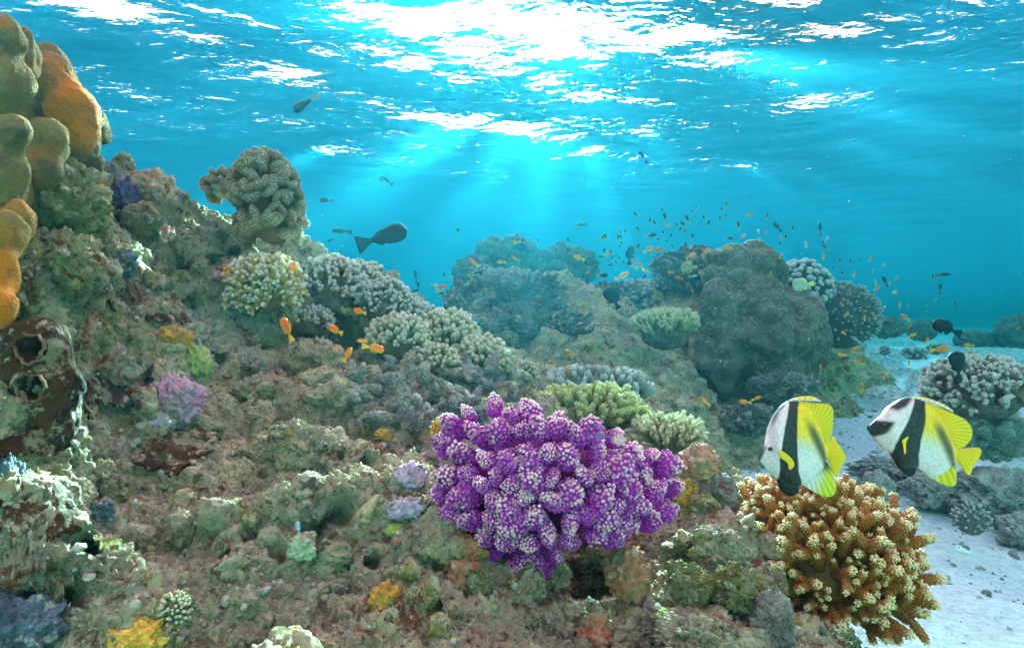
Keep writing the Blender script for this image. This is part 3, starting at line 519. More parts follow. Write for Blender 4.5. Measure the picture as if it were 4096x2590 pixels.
for q in (
 ('rock', 'big yellow green algae covered rock directly under the tan boulder coral', 'rock', 165, 465, 80, 85, M_yrock, 1.16, 1, 6),
 ('rock', 'rounded mossy green rock with a dark red underside above the brown sponge', 'rock', 92, 640, 66, 78, M_yrock, None, 2, 6),
 ('rock', 'narrow upright yellow green rock cut off by the left edge', 'rock', 22, 640, 34, 120, M_yrock, None, 3, 6),
 ('rock', 'tan and olive rock rib between the mossy rock and the ridge', 'rock', 205, 545, 40, 70, M_yrock, None, 4, 5),
 ('rock', 'grey brown knob topping the ridge beside the tan boulder coral', 'rock', 290, 385, 20, 26, M_rock, 1.75, 5, 4),
 ('rock', 'dull grey knobbly rock on the ridge under the topmost knob', 'rock', 265, 425, 32, 40, M_rock2, 1.72, 6, 5),
 ('rock', 'peach coloured round knob on the ridge, the larger of two', 'rock', 335, 445, 38, 34, M_peach, 1.74, 7, 5),
 ('rock', 'peach coloured pointed knob right of the larger round one', 'rock', 372, 432, 20, 34, M_peach, 1.78, 8, 5),
 ('rock', 'yellow topped round rock below the peach knobs', 'rock', 335, 515, 40, 36, M_yrock, 1.66, 9, 5),
 ('sponge', 'dark indigo gap filler painted as shade between the peach knobs and the yellow rock', 'sponge', 300, 475, 26, 52, M_navy, 1.69, 10, 5),
 ('sponge', 'dark slate sponge in the shade below the yellow topped rock', 'sponge', 290, 620, 40, 32, M_blue, None, 11, 5),
 ('rock', 'orange and buff crusted rock left of the brown table of rubble', 'rock', 390, 560, 26, 24, M_peach, None, 12, 5),
 ('rock', 'pinkish white upright lump right of the brown sponge', 'rock', 215, 780, 26, 48, M_peach, None, 13, 5),
 ('rock', 'rounded bright pink coralline lump on the left slope', 'rock', 405, 938, 58, 60, M_pink, None, 14, 6),
 ('rock', 'small tan and lilac lump hanging below the bright pink lump', 'rock', 378, 1000, 34, 32, M_lilac, None, 15, 5),
 ('rock', 'small pink ball shaped lump left of the cream staghorn', 'rock', 503, 654, 14, 13, M_pink, None, 16, 4),
 ('rock', 'magenta lump in a shaded crevice above the pink lump', 'rock', 304, 822, 13, 15, M_pink, None, 17, 4),
 ('rock', 'maroon and white knobbly clump above a dark hole', 'rock', 600, 865, 42, 36, M_rock2, None, 18, 5),
 ('rock', 'maroon and white knobbly clump standing under another like it', 'rock', 590, 915, 40, 30, M_rock, None, 19, 5),
 ('rock', 'crusty buff and red rock jutting out left of the cream staghorn', 'rock', 470, 725, 62, 46, M_rock2, None, 20, 6),
 ('coral', 'dark mustard brain coral in the shade of the jutting buff rock', 'coral', 400, 810, 46, 48, M_mustard, None, 21, 6),
 ('sponge', 'lime green sponge patch right of the dark mustard brain coral', 'sponge', 462, 855, 28, 44, M_lime, None, 22, 5),
 ('sponge', 'pale green round sponge beside a small dark hole low on the slope', 'sponge', 700, 1290, 34, 30, M_teal, None, 23, 5),
 ('sponge', 'slate blue sponge column at the bottom left edge', 'sponge', 12, 1210, 34, 120, M_blue, .86, 24, 6),
 ('sponge', 'slate blue rounded sponge in the bottom left corner', 'sponge', 40, 1490, 80, 95, M_blue, .80, 25, 6),
 ('sponge', 'grey blue bulb shaped sponge in a shaded hollow on the left slope', 'sponge', 262, 1200, 34, 28, M_blue, None, 26, 5),
 ('rock', 'large red and white crusted rock shoulder in the middle of the slope', 'rock', 690, 1060, 80, 62, M_rock, None, 27, 6),
 ('rock', 'lilac coralline knob left of the purple coral, the upper one', 'rock', 1020, 1075, 34, 26, M_lilac, None, 28, 5),
 ('rock', 'lilac coralline knob with a small hole, under the upper knob', 'rock', 965, 1120, 36, 34, M_lilac, None, 29, 5),
 ('rock', 'purple lilac two humped coralline crust above the lime sponge', 'rock', 950, 1190, 52, 24, M_lilac, None, 30, 5),
 ('sponge', 'lime green sausage shaped sponge below the two humped lilac crust', 'sponge', 932, 1247, 24, 15, M_lime, None, 31, 4),
 ('rock', 'olive green lump right of the lime sausage sponge', 'rock', 985, 1240, 26, 20, M_yrock, None, 32, 5),
 ('rock', 'round brick red lump below the left tip of the purple coral', 'rock', 1085, 1360, 44, 40, M_coralred, None, 33, 5),
 ('rock', 'olive brown lump touching the round brick red lump', 'rock', 1125, 1375, 36, 34, M_yrock, None, 34, 5),
 ('rock', 'dark red crusted rock under the purple coral at its left', 'rock', 1060, 1290, 62, 48, M_coralred, None, 35, 5),
 ('coral', 'tiny mustard brain coral high on the slope left of the purple coral', 'coral', 896, 1026, 19, 16, M_mustard, None, 36, 5),
 ('coral', 'mustard brain coral low in the middle of the slope', 'coral', 908, 1410, 38, 40, M_mustard, None, 37, 5),
 ('coral', 'bright yellow ridged brain coral at the bottom edge', 'coral', 325, 1500, 64, 44, flat_mat('bright yellow coral', (.80, .50, .06), (.62, .36, .03), 50, .6, .4, .005, 110), .86, 38, 6),
 ('rock', 'pinkish white crusted rock at the right end of the purple coral', 'rock', 1645, 1085, 44, 40, M_peach, 1.42, 39, 5),
 ('rock', 'grey pink rock stepping down to the sand behind the amber coral', 'rock', 1690, 1165, 42, 52, M_rock2, 1.4, 40, 5),
 ('rock', 'tan flat stone wedged under the purple coral at its right', 'rock', 1510, 1270, 38, 32, M_peach, None, 41, 5),
 ('rock', 'pink and green crusted boulder left of the amber coral, topmost of its heap', 'rock', 1690, 1290, 62, 50, M_rock, 1.16, 42, 6),
 ('rock', 'green topped round rock right of the dark hollow', 'rock', 1620, 1385, 58, 58, M_yrock, 1.08, 43, 6),
 ('rock', 'lime and orange mottled rock wedged beside the amber coral foot', 'rock', 1725, 1385, 48, 56, M_yrock, 1.06, 44, 6),
 ('rock', 'pink brown rock bordering the dark hollow below the purple coral', 'rock', 1480, 1350, 50, 62, M_coralred, 1.1, 45, 5),
 ('rock', 'tall buff crusted rock at the bottom edge before the amber coral', 'rock', 1815, 1470, 48, 72, M_rock2, 1.02, 46, 6),
 ('rock', 'broad pale green crusted rock at the bottom edge right of the hollow', 'rock', 1640, 1500, 130, 60, M_rock, 1.0, 47, 6),
 ('rock', 'small red brown pointed rock at the bottom edge below the hollow', 'rock', 1400, 1495, 46, 50, M_coralred, 1.02, 48, 5)):
    rock(*q[:8], Y=q[8], seed=q[9], lod=q[10], sink=0. if q[3] < 260 else .25)
for q in (
 ('rock', 'wide grey rock outcrop with a bright flat top at the left of the back reef', 1200, 705, 130, 66, 4.3, 60),
 ('rock', 'grey rock slope under the bright topped outcrop', 1240, 780, 150, 60, 4.0, 61),
 ('rock', 'pointed grey rock left of the bright topped outcrop', 1085, 735, 40, 66, 4.2, 62),
 ('rock', 'grey rock hump behind the round head of the boulder coral', 1640, 640, 92, 56, 5.2, 63),
 ('rock', 'rough grey rock with a knobbly crest in the middle of the back reef', 1465, 715, 80, 52, 4.9, 64),
 ('rock', 'low dark rock at the foot of the huge boulder coral', 1840, 905, 70, 34, 3.9, 65),
 ('rock', 'broad blue shaded rock bank right of the second banded fish', 2350, 1170, 120, 62, 2.7, 66),
 ('rock', 'low pale rock bank on the sand behind the two banded fish', 2120, 1105, 110, 28, 3.1, 67),
 ('rock', 'small grey green lump standing on the pale rock bank', 2065, 1150, 34, 38, 2.7, 68),
 ('rock', 'dark rock under the broad beige staghorn at the right edge', 2300, 1010, 110, 62, 3.0, 69),
 ('rock', 'pale blue rubble rock between the second banded fish and the sand', 2190, 1150, 60, 36, 2.75, 78), ('rock', 'pale rubble rock cut by the right edge below the knobby staghorn', 2410, 1250, 50, 44, 2.4, 79),
 ('rock', 'small dark rock on the sand under the first banded fish', 1760, 985, 62, 36, 3.4, 70)):
    rock(q[0], q[1], 'rock', q[2], q[3], q[4], q[5], M_farrock if q[6] > 3.2 else M_sandrock, Y=q[6], seed=q[7], lod=6)
for lab, a, b, ra, rb, Y, sd in (
 ('large hazy teal boulder coral far behind the back reef', 1190, 615, 85, 62, 8.2, 71), ('lower hazy teal boulder coral left of the large one', 1115, 650, 50, 50, 7.8, 72), ('palest hazy boulder coral at the centre of the distance', 1330, 630, 75, 56, 9.0, 73),
 ('hazy teal boulder coral cut by the right edge', 2395, 790, 45, 52, 9.5, 74), ('small hazy teal boulder coral beyond the black fish', 2170, 775, 34, 26, 9.6, 75), ('small grey boulder coral at the far end of the sand', 2085, 770, 40, 24, 7.6, 76), ('hazy teal coral heap left of the boulder at the right edge', 2290, 800, 44, 26, 9.8, 77)):
    rock('boulder_coral', lab, 'coral', a, b, ra, rb, M_por, Y=Y, seed=sd, lod=5, amp=(.12, .10, .05), wor=.22)
# dark sponge with two openings
M_rimtan = flat_mat('tan sponge rim', (.24, .13, .05), (.10, .05, .02), 60, .8, .2, .004, 100)
def sponge():
    p = at(85, 915, 1.0); root = empty('sponge', p, 'dark brown leathery sponge with two round dark openings on the left wall', 'sponge')
    v, fs, no = fuse([(0, 0, 0, .060, .055, .10), (0, .005, -.05, .055, .05, .08), (0, 0, .06, .056, .05, .055)], .0035, 0, 14, 3, 3); v = v+no*(.010*fbm(v*16, 5, 3)+.008*(.5-worley(v*30, 2)))[:, None]
    H = [np.array([.026, -.055, .068]), np.array([.030, -.058, .008])]; n0 = no.copy()
    for h in H:
        d = np.linalg.norm((v-h)*np.array([1, .6, 1]), axis=1); v = v+np.array([-.15, 1, .05])*(.055*sstep(.024, .012, d))[:, None]-np.array([-.1, 1, 0])*(.006*np.exp(-((d-.024)/.006)**2))[:, None]
    link('body', mdata('sponge body', v, fs, M_brown2), root)
    for h in H:
        th = np.linspace(0, 2*PI, 40, endpoint=False); ph = np.linspace(0, 2*PI, 8, endpoint=False); r = .022*(1+.09*np.sin(th*3)+.06*np.sin(th*7+1)+.05*np.sin(th*13+2))
        q = np.stack([((r[:, None]+.0016*np.cos(ph))*np.cos(th)[:, None]), np.broadcast_to(.004*np.sin(ph)-.004, (40, 8)), ((r[:, None]+.0016*np.cos(ph))*np.sin(th)[:, None])], -1).reshape(-1, 3)
        i = np.arange(320).reshape(40, 8); f = np.stack([i, np.roll(i, -1, 1), np.roll(np.roll(i, -1, 0), -1, 1), np.roll(i, -1, 0)], -1).reshape(-1, 4)
        link('opening_rim', mdata('rim', q+h+np.array([.003, .006, 0]), f, M_rimtan), root)
sponge()
# rust brown sheets growing over the rock
_sm = TP.copy()
for _ in range(14):
    for ax in (0, 1): _sm = (np.roll(_sm, 2, ax)+_sm+np.roll(_sm, -2, ax))/3
for k, (a, b, ra, rb, lab) in enumerate(((300, 940, 62, 50, 'rust brown leathery sheet on the rock left of the bright pink lump'), (425, 1065, 62, 50, 'rust brown leathery sheet with torn lower edge below the bright pink lump'), (235, 660, 44, 70, 'rust brown leathery sheet in the shade right of the mossy rock'),
    (110, 1190, 90, 80, 'large rust brown sheet below the dark sponge'), (385, 745, 24, 42, 'narrow rust brown sheet above the dark mustard brain coral'), (60, 1060, 70, 40, 'orange brown sheet edging the foot of the dark sponge'))):
    p, n = hit(a, b); D = TP-p; q = np.sqrt((D[..., 0]/S(ra, p[1]))**2+(D[..., 2]/S(rb, p[1]))**2+(D[..., 1]/.14)**2); ok = q < 1.8
    jj, ii = np.nonzero(ok); j0, j1, i0, i1 = jj.min(), jj.max()+1, ii.min(), ii.max()+1
    _n = np.cross(np.gradient(_sm, axis=1), np.gradient(_sm, axis=0)); _n /= np.linalg.norm(_n, axis=-1, keepdims=True); G = (_sm+_n*.011)[j0:j1, i0:i1]; G = G+.006*perlin(G.reshape(-1, 3)*30, 3).reshape(G.shape[:2])[..., None]*_n[j0:j1, i0:i1]; qq = q[j0:j1, i0:i1].ravel(); P = G.reshape(-1, 3); qq = qq+.38*fbm(P*13, 2, k)+.30*perlin(P*45, k)
    f = gridf(i1-i0, j1-j0); f = f[qq[f].max(1) < .95]; u = np.unique(f); rm = np.full(len(P), -1); rm[u] = np.arange(len(u))
    o = link('encrusting_sponge', mdata('sheet', P[u]-p, rm[f], M_sheet)); o.location = p; tag(o, lab, 'sponge')
    md = o.modifiers.new('thickness', 'SOLIDIFY'); md.thickness = .004
# knobbly small corals
for lab, a, b, Y, hw, hh, n, ps, mt, nm in (
  ('small cream yellow finger coral tuft near the bottom left', 402, 1425, None, 34, 46, 90, PK, M_pale, 'finger_coral'),
  ('small yellow knob coral at the right end of the purple coral', 1612, 1165, 1.36, 30, 42, 60, PK, M_mustard, 'finger_coral'),
  ('tiny yellow coral growing under the purple coral lobes', 1440, 1275, 1.14, 26, 14, 40, PK, M_mustard, 'finger_coral'),
  ('tiny yellow coral at the top left of the purple coral', 1030, 1010, 1.22, 14, 22, 30, PK, M_mustard, 'finger_coral'),
  ('dark teal bushy coral on the left shoulder of the back reef', 1138, 655, 5.6, 30, 36, 60, PM, M_far, 'knob_coral'),
  ('pale cauliflower coral head on the blue rock bank at the right', 2285, 1225, 2.3, 46, 44, 60, PN, M_knobg, 'knob_coral'),
  ('grey knob coral on the crest right of the rough grey rock', 1490, 690, 5.0, 42, 36, 70, PM, M_far, 'knob_coral'),
  ('small pale knob coral on the crest, right of another knob coral', 1555, 672, 5.1, 28, 22, 50, PM, M_knobg, 'knob_coral'),
  ('bushy grey coral left of a black disc shaped fish', 1370, 700, 4.9, 40, 30, 60, PM, M_far, 'knob_coral'),
  ('small pale coral tuft at the foot of the huge boulder coral', 1868, 900, 3.6, 28, 28, 50, PN, M_knobg, 'knob_coral'),
  ('pale knobby coral head far out on the sand, nearest the dome coral', 2080, 825, 6.2, 14, 14, 30, PM, M_knobg, 'knob_coral'),
  ('pair of pale knobby humps far out on the sand', 2150, 832, 6.0, 32, 18, 40, PM, M_knobg, 'knob_coral'),
  ('pale bushy coral far out on the sand beside a dark boulder', 2200, 822, 6.4, 24, 16, 40, PM, M_knobg, 'knob_coral')):
    c = on(a, b, .01) if Y is None else at(a, b, Y)
    colony(nm, lab, 'coral', c, (S(hw, c[1]), S(hw*.8, c[1]), S(hh, c[1])), ps, mt, n, -.5, .2, int(a), sc_=(.8, 1.2), merge=True, core=.72)
# dead coral rubble
rub = []
for s in range(6):
    g = np.random.default_rng(300+s); parts = []
    for k in range(4):
        iv, f = ico(4); l = g.uniform(.022, .042); r = g.uniform(.009, .015); v = iv*np.array([r, r, l]); v *= (1+.25*fbm(iv*2.+k+s*5, 3, 2)+.22*(.5-worley(iv*3+k+s, 7)))[:, None]
        parts.append((v@frame(g.normal(0, 1, 3)+[0, 0, .5]).T+g.normal(0, .014, 3), [f], np.zeros(len(iv))))
    V, fs, A = cat(parts); rub.append(mdata('rubble piece', V, fs, M_rock2))
g = np.random.default_rng(17); k = 0
for _ in range(46):
    a, b = g.uniform(840, 1230), g.uniform(865, 1000)
    if b > 1000-.0*a or (a > 1100 and b > 960): continue
    p, n = hit(a, b); o = link('coral_rubble', rub[k % 6], None, mat4(frame(n+g.normal(0, .3, 3), g.uniform(0, 6)), p+n*.012, g.uniform(.75, 1.45))); k += 1
    tag(o, 'chunky grey lilac piece of dead coral rubble below the finger coral bed', 'rubble', 'dead coral rubble below the finger coral bed')
def scatter():
    g = np.random.default_rng(23); parts = []; iv, f = ico(2); vs = [iv*(1+.3*fbm(iv*1.5+s*4, 2, s)+.7*(.5-worley(iv*2.+s, 3)))[:, None] for s in range(12)]
    m = (TP[..., 1] < 3.2) & (TP[..., 2] > sandz(TP[..., 0], TP[..., 1])+.0); idx = np.argwhere(m & (np.abs(TP[..., 0]/TP[..., 1]) < 1.0)); idx = idx[g.integers(0, len(idx), 7000)]
    cols = []
    pal = np.array([(.50, .46, .34), (.30, .28, .22), (.26, .30, .10), (.30, .10, .07), (.38, .33, .30), (.48, .44, .34), (.14, .11, .08), (.34, .22, .12)])
    for j, i in idx:
        p = TP[j, i]; n = TN[j, i]; s = .0019*g.lognormal(.3, .6)*(.5+.5*p[1]); s = min(s, .0075)
        v = vs[int(g.integers(12))]*s*g.uniform(.6, 1.4, 3); parts.append((v@frame(g.normal(0, 1, 3)).T+p+n*s*.35, [f], np.zeros(len(iv)))); cols.append(np.broadcast_to(pal[int(g.integers(8))]*g.uniform(.7, 1.15), (len(iv), 3)))
    for _ in range(1500):
        x, y = g.uniform(.5, 3.4), g.uniform(1.2, 5.); s = .003*g.lognormal(.3, .6)*(.4+.5*y)*(1. if perlin(np.array([[x*1.7, y*1.7, 0]]), 9)[0] > 0 else .5); v = vs[int(g.integers(12))]*min(s, .02)*g.uniform(.6, 1.3, 3)
        zz = float(sandz(np.array([x]), np.array([y]))[0]+.03*fbm(np.array([[x, y, 0]])*1.7, 4, 1)[0]+.006*fbm(np.array([[x, y, 0]])*12, 3, 4)[0]); parts.append((v@frame(g.normal(0, 1, 3)).T+np.array([x, y, zz+s*.2]), [f], np.zeros(len(iv)))); cols.append(np.broadcast_to(np.array([.50, .48, .42])*g.uniform(.35, 1.2), (len(iv), 3)))
    V, fs, A = cat(parts); N = NT('grit'); p = N.pos(); c = N.mix(N.mr(N.noise(p, 90, 4, .7), .35, .65, .6, 0), N.attr('Col', True), (.30, .28, .20))
    tag(link('coral_grit', mdata('grit', V, fs, N.finish(c, .95, N.noise(p, 260, 4), .004, .1), {'Col': np.concatenate(cols)})), None, None, None, 'stuff')
    # short turf algae
    idx = np.argwhere(m); n = 46000; q = idx[g.integers(0, len(idx), n)]; p = TP[q[:, 0], q[:, 1]]; nn = TN[q[:, 0], q[:, 1]]
    keep = perlin(p*6, 40)+g.normal(0, .25, n) > .02; p, nn = p[keep], nn[keep]; n = len(p)
    ln = .006*g.uniform(.5, 1.4, n)*(.5+.5*p[:, 1]); side = np.cross(nn, g.normal(0, 1, (n, 3))); side /= np.linalg.norm(side, axis=1)[:, None]; tipv = nn+.7*g.normal(0, .5, (n, 3))
    V = np.stack([p-side*ln[:, None]*.16, p+side*ln[:, None]*.16, p+tipv*ln[:, None]], 1).reshape(-1, 3); F3 = np.arange(3*n).reshape(-1, 3)
    col = np.array([(.34, .34, .12), (.42, .38, .22), (.22, .26, .08), (.30, .14, .08), (.48, .46, .36)])[g.integers(0, 5, n)]
    tag(link('turf_algae', mdata('turf', V, F3, col_mat('turf algae', .9, .1), {'Col': np.repeat(col, 3, 0)})), None, None, None, 'stuff')
def crust():
    g = np.random.default_rng(29); iv, f = ico(4); vs = []
    for k in range(16):
        d = 1+.35*fbm(iv*1.4+k*4, 3, k)+.5*(.5-worley(iv*1.8+k, 3))+.28*(.5-worley(iv*4.5+k, 4)); vs.append(iv*d[:, None]*g.uniform(.7, 1.2, 3))
    m = (TP[..., 1] < 2.6) & (TP[..., 2] > sandz(TP[..., 0], TP[..., 1])+.03) & (np.abs(TP[..., 0]/TP[..., 1]) < .98); idx = np.argwhere(m); idx = idx[g.integers(0, len(idx), 2600)]
    q = TP[idx[:, 0], idx[:, 1]]; idx = idx[fbm(q*4.5, 2, 60)+g.normal(0, .12, len(q))+.18*(q[:, 0] < -.35) > .10][:820]; parts = []
    for j, i in idx:
        p = TP[j, i]; n = TN[j, i]; s = .012*g.lognormal(.25, .5)*(.45+.5*p[1]); s = min(s, .046); v = vs[int(g.integers(16))]*s
        parts.append((v@frame(n+g.normal(0, .5, 3), g.uniform(0, 6)).T+p+n*s*.25, [f], np.zeros(len(iv))))
    V, fs, A = cat(parts); tag(link('reef_crust', mdata('crust', V, fs, M_rock)), None, None, None, 'stuff')
crust(); scatter()
def shell():
    p, n = hit(866, 1204); root = empty('seashell', p+n*.004, 'buff pointed spiral seashell lying on the slope left of the purple coral', 'shell'); L_ = .062
    z = np.linspace(0, 1, 60); th = np.linspace(0, 2*PI, 28, endpoint=False); q = np.minimum(z*6, 6); r = .017*(1-z)**.9*(1+.13*np.abs(np.sin(PI*(z[:, None]*5.5+th/(2*PI)))))[..., ] if False else None
    w_ = np.abs(np.sin(PI*(z[:, None]*5.2+th[None]/(2*PI)))); r = (.0165*(1-z[:, None])**.85+.0004)*(.86+.18*w_**.7)*(1-.5*sstep(.12, 0, z))[:, None]
    V = np.stack([r*np.cos(th), r*np.sin(th), np.broadcast_to((z*L_-.02)[:, None], r.shape)], -1).reshape(-1, 3)
    M_sh = flat_mat('buff shell', (.58, .42, .24), (.40, .26, .12), 60, .6, .3, .002, 160)
    R = frame(at(905, 1140, 1)*0+np.array([.55, -.25, .8])); link('whorls', mdata('whorls', V@R.T, gridf(28, 60, True), M_sh), root)
    iv, f = ico(3); link('aperture', mdata('aperture', (iv*np.array([.010, .006, .013]))@R.T+R@np.array([-.006, -.007, -.012]), f, M_peach), root)
shell()
# ------------------------------------------------------------------ fish
def plate(poly, th, nu=40, nv=24, edge=.15):
    """A thin lens-shaped body filling an outline in the x-z plane (columns along x)."""
    q = np.array(poly, float); x0, x1 = q[:, 0].min(), q[:, 0].max(); e = (x1-x0)*.004
    xs = x0+e+(x1-x0-2*e)*(1-np.cos(np.linspace(0, PI, nu)))/2; tb = []
    for x in xs:
        zs = []
        for a, b in zip(q, np.roll(q, -1, 0)):
            if (a[0] <= x) != (b[0] <= x): zs.append(a[1]+(b[1]-a[1])*(x-a[0])/(b[0]-a[0]))
        zs = zs or [0, 0]; tb.append((min(zs), max(zs)))
    tb = np.array(tb); t = (1-np.cos(np.linspace(0, PI, nv)))/2; Z = tb[:, :1]+(tb[:, 1:]-tb[:, :1])*t; X = np.broadcast_to(xs[:, None], Z.shape)
    hh = (tb[:, 1]-tb[:, 0])[:, None]; s = (xs-x0)/(x1-x0); prof = np.sqrt(np.clip(4*t*(1-t), 0, 1))[None, :]
    env = np.minimum(1, np.sqrt(np.clip(np.minimum(s, 1-s)/edge, 0, 1)))[:, None]*np.minimum(1, hh/hh.max()*1.6)
    T = th*prof*env+1e-5; A = np.stack([X, -T, Z], -1).reshape(-1, 3); Bk = np.stack([X, T, Z], -1).reshape(-1, 3); n = len(A); f = gridf(nv, nu)
    i = np.arange(n).reshape(nu, nv); rim = np.concatenate([i[:, 0], i[-1, 1:], i[::-1, -1][1:], i[0, ::-1][1:-1]]); r2 = np.roll(rim, -1)
    side = np.stack([rim, r2, r2+n, rim+n], 1); return np.concatenate([A, Bk]), [f, f[:, ::-1]+n, side]
M_fish = col_mat('fish skin', .45, .22); M_scale = col_mat('scaled fish skin', .42, .25, 'scales'); M_eye = flat_mat('fish eye', (.01, .01, .012), None, rough=.08, spec=.6)
def smooth_poly(p, it=2):
    p = np.array(p, float)
    for _ in range(it): q = np.roll(p, -1, 0); p = np.stack([.75*p+.25*q, .25*p+.75*q], 1).reshape(-1, 2)
    return p
def chain(pts, Z):                      # x along a broken line at height z
    p = np.array(pts, float); return np.interp(Z, p[:, 1], p[:, 0])
def banded(label, loc, k, c0, parts, eye, yaw):
    root = empty('banded_fish', loc, label, 'fish', 'black white and yellow banded fish'); root.rotation_euler = (0, 0, yaw)
    ctr = {'dorsal_fin': (eye[0]+330, eye[1]+40), 'anal_fin': (eye[0]+330, eye[1]-120), 'tail_fin': (eye[0]+560, eye[1]+60), 'pelvic_fin': (eye[0]+150, eye[1]+130), 'pennant': (eye[0]+100, eye[1]+100), 'pectoral_fin': (eye[0]+90, eye[1]+20)}
    for nm, poly, th, col, yo, mt in parts:
        pl = smooth_poly(poly); pl = np.stack([(pl[:, 0]-c0[0])*k, -(pl[:, 1]-c0[1])*k], 1); big = nm == 'body'
        V, fs = plate(pl, th, 130 if big else 70, 110 if big else 60, .12); cxy = np.stack([V[:, 0]/k+c0[0], -V[:, 2]/k+c0[1]], 1); V = V+np.array([0, yo, 0])
        cc = col(cxy[:, 0], cxy[:, 1])
        if nm in ctr and nm != 'pectoral_fin': cc = cc*(.84+.16*np.sin(np.arctan2(cxy[:, 1]-ctr[nm][1], cxy[:, 0]-ctr[nm][0])*75))[:, None]
        link(nm, mdata(nm, V, fs, mt, {'Col': cc}), root)
    iv, f = ico(3); link('eye', mdata('eye', iv*.0042, [f], M_eye), root, Matrix.Translation(((eye[0]-c0[0])*k, -.016, -(eye[1]-c0[1])*k)))
    return root
W_, K_, Y_ = np.array([.86, .66, .62]), np.array([.012, .010, .008]), np.array([1.0, .58, .004])
def lerp(a, b, t): return a+(b-a)*np.clip(t, 0, 1)[:, None]
def mk_body(bandL, bandR, dusk, ytop, mask):
    def col(x, z):
        c = np.broadcast_to(W_, (len(x), 3)).copy(); r = chain(bandR, z); right = x > r
        c = lerp(c, np.array([.62, .66, .50]), (right*sstep(ytop+260, ytop+60, z)))
        c = lerp(c, Y_, right*sstep(ytop+180, ytop-20, z-.25*(x-r))); c = lerp(c, Y_, right*sstep(chain(dusk, z)-110, chain(dusk, z)+30, x)*.95)
        d = np.abs(x-chain(dusk, z)+12)*1.2; c = lerp(c, np.array([.05, .055, .04]), right*sstep(95, 10, d)*sstep(dusk[0][1]-40, dusk[0][1]+150, z)*.93)
        c = lerp(c, K_, sstep(-7, 7, x-chain(bandL, z)+9)*sstep(7, -7, x-r-9)); return lerp(c, K_, mask(x, z))
    return col
yel = lambda x, z: np.broadcast_to(Y_, (len(x), 3))*(.95+.05*np.sin(x*.35+z*.2))[:, None]
blk = lambda x, z: np.broadcast_to(K_, (len(x), 3))
kf = lambda Y: .24414*K/F*Y
Y1, Y2 = 1.10, 1.28
banded('black, white and yellow banded fish with spread feathery side fin above the amber coral', at(1751.9+520*.24414, 905.3+600*.24414, Y1), kf(Y1), (520, 600), [
 ('body', [(105, 685), (140, 640), (165, 590), (215, 500), (228, 430), (240, 370), (290, 260), (340, 190), (400, 150), (470, 138), (560, 165), (640, 230), (700, 370), (750, 500), (790, 570), (835, 590), (825, 680), (780, 720), (760, 800), (700, 860), (640, 900), (580, 960), (500, 960), (400, 950), (300, 900), (250, 860), (205, 815), (160, 755), (122, 715)], .024,
   mk_body([(425, 130), (380, 230), (325, 380), (290, 520), (262, 680), (300, 900), (310, 1000)], [(520, 130), (460, 200), (430, 330), (416, 500), (425, 650), (447, 800), (510, 930), (540, 1000)], [(560, 300), (600, 420), (680, 600), (735, 700), (790, 790)], 420, lambda x, z: np.maximum(sstep(170, 140, x+.35*(z-640))*sstep(540, 600, z)*sstep(760, 730, z), sstep(20, -5, x-chain([(420, 120), (300, 240), (235, 370), (215, 400)], z))*sstep(400, 370, z))), 0, M_scale),
 ('dorsal_fin', [(420, 155), (520, 142), (660, 172), (760, 180), (830, 185), (868, 220), (878, 300), (870, 400), (850, 500), (815, 578), (785, 570), (700, 400), (600, 260)], .0045, lambda x, z: lerp(np.broadcast_to(Y_, (len(x), 3)), np.array([.80, .56, .006]), sstep(600, 840, x)), 0, M_fish),
 ('anal_fin', [(520, 930), (580, 970), (700, 1050), (800, 1083), (865, 1080), (903, 1040), (902, 960), (870, 860), (810, 735), (760, 720), (640, 800)], .0045, lambda x, z: lerp(lerp(np.broadcast_to(W_, (len(x), 3)), np.array([.72, .60, .012]), sstep(620, 800, x+.3*(z-950))), np.array([.05, .06, .02]), sstep(880, 760, z)*sstep(640, 760, x)), .001, M_fish),
 ('pelvic_fin', [(290, 860), (303, 950), (340, 1020), (400, 1058), (450, 1062), (505, 1032), (526, 990), (500, 940), (440, 880), (360, 850)], .006, blk, -.002, M_fish),
 ('tail_fin', [(780, 575), (840, 555), (870, 510), (886, 490), (905, 545), (945, 600), (990, 655), (1005, 690), (1000, 740), (950, 800), (920, 880), (888, 895), (860, 830), (830, 740), (790, 700)], .004, yel, .0005, M_fish),
 ('pennant', [(385, 152), (440, 125), (500, 110), (600, 100), (660, 107), (740, 150), (735, 160), (650, 152), (560, 142), (450, 150)], .0035, lambda x, z: lerp(np.broadcast_to(Y_, (len(x), 3)), W_, sstep(-2, 14, z-chain([(385, 152), (440, 130), (520, 118), (600, 112), (660, 122), (740, 160)][::-1][:0] or [(600, 100), (600, 112), (520, 118), (440, 135), (385, 152)], z))*0+sstep(118, 132, z-.0*x)), -.003, M_fish),
 ('pectoral_fin', [(226, 580), (262, 590), (310, 620), (355, 660), (385, 700), (390, 740), (350, 775), (325, 765), (335, 735), (310, 700), (270, 672), (240, 650)], .0015, lambda x, z: lerp(np.broadcast_to(Y_, (len(x), 3)), np.array([.08, .09, .01]), (np.sin(np.arctan2(z-790, x-230)*70) > .55)*.8), -.027, M_fish)], (183, 585), math.radians(6))
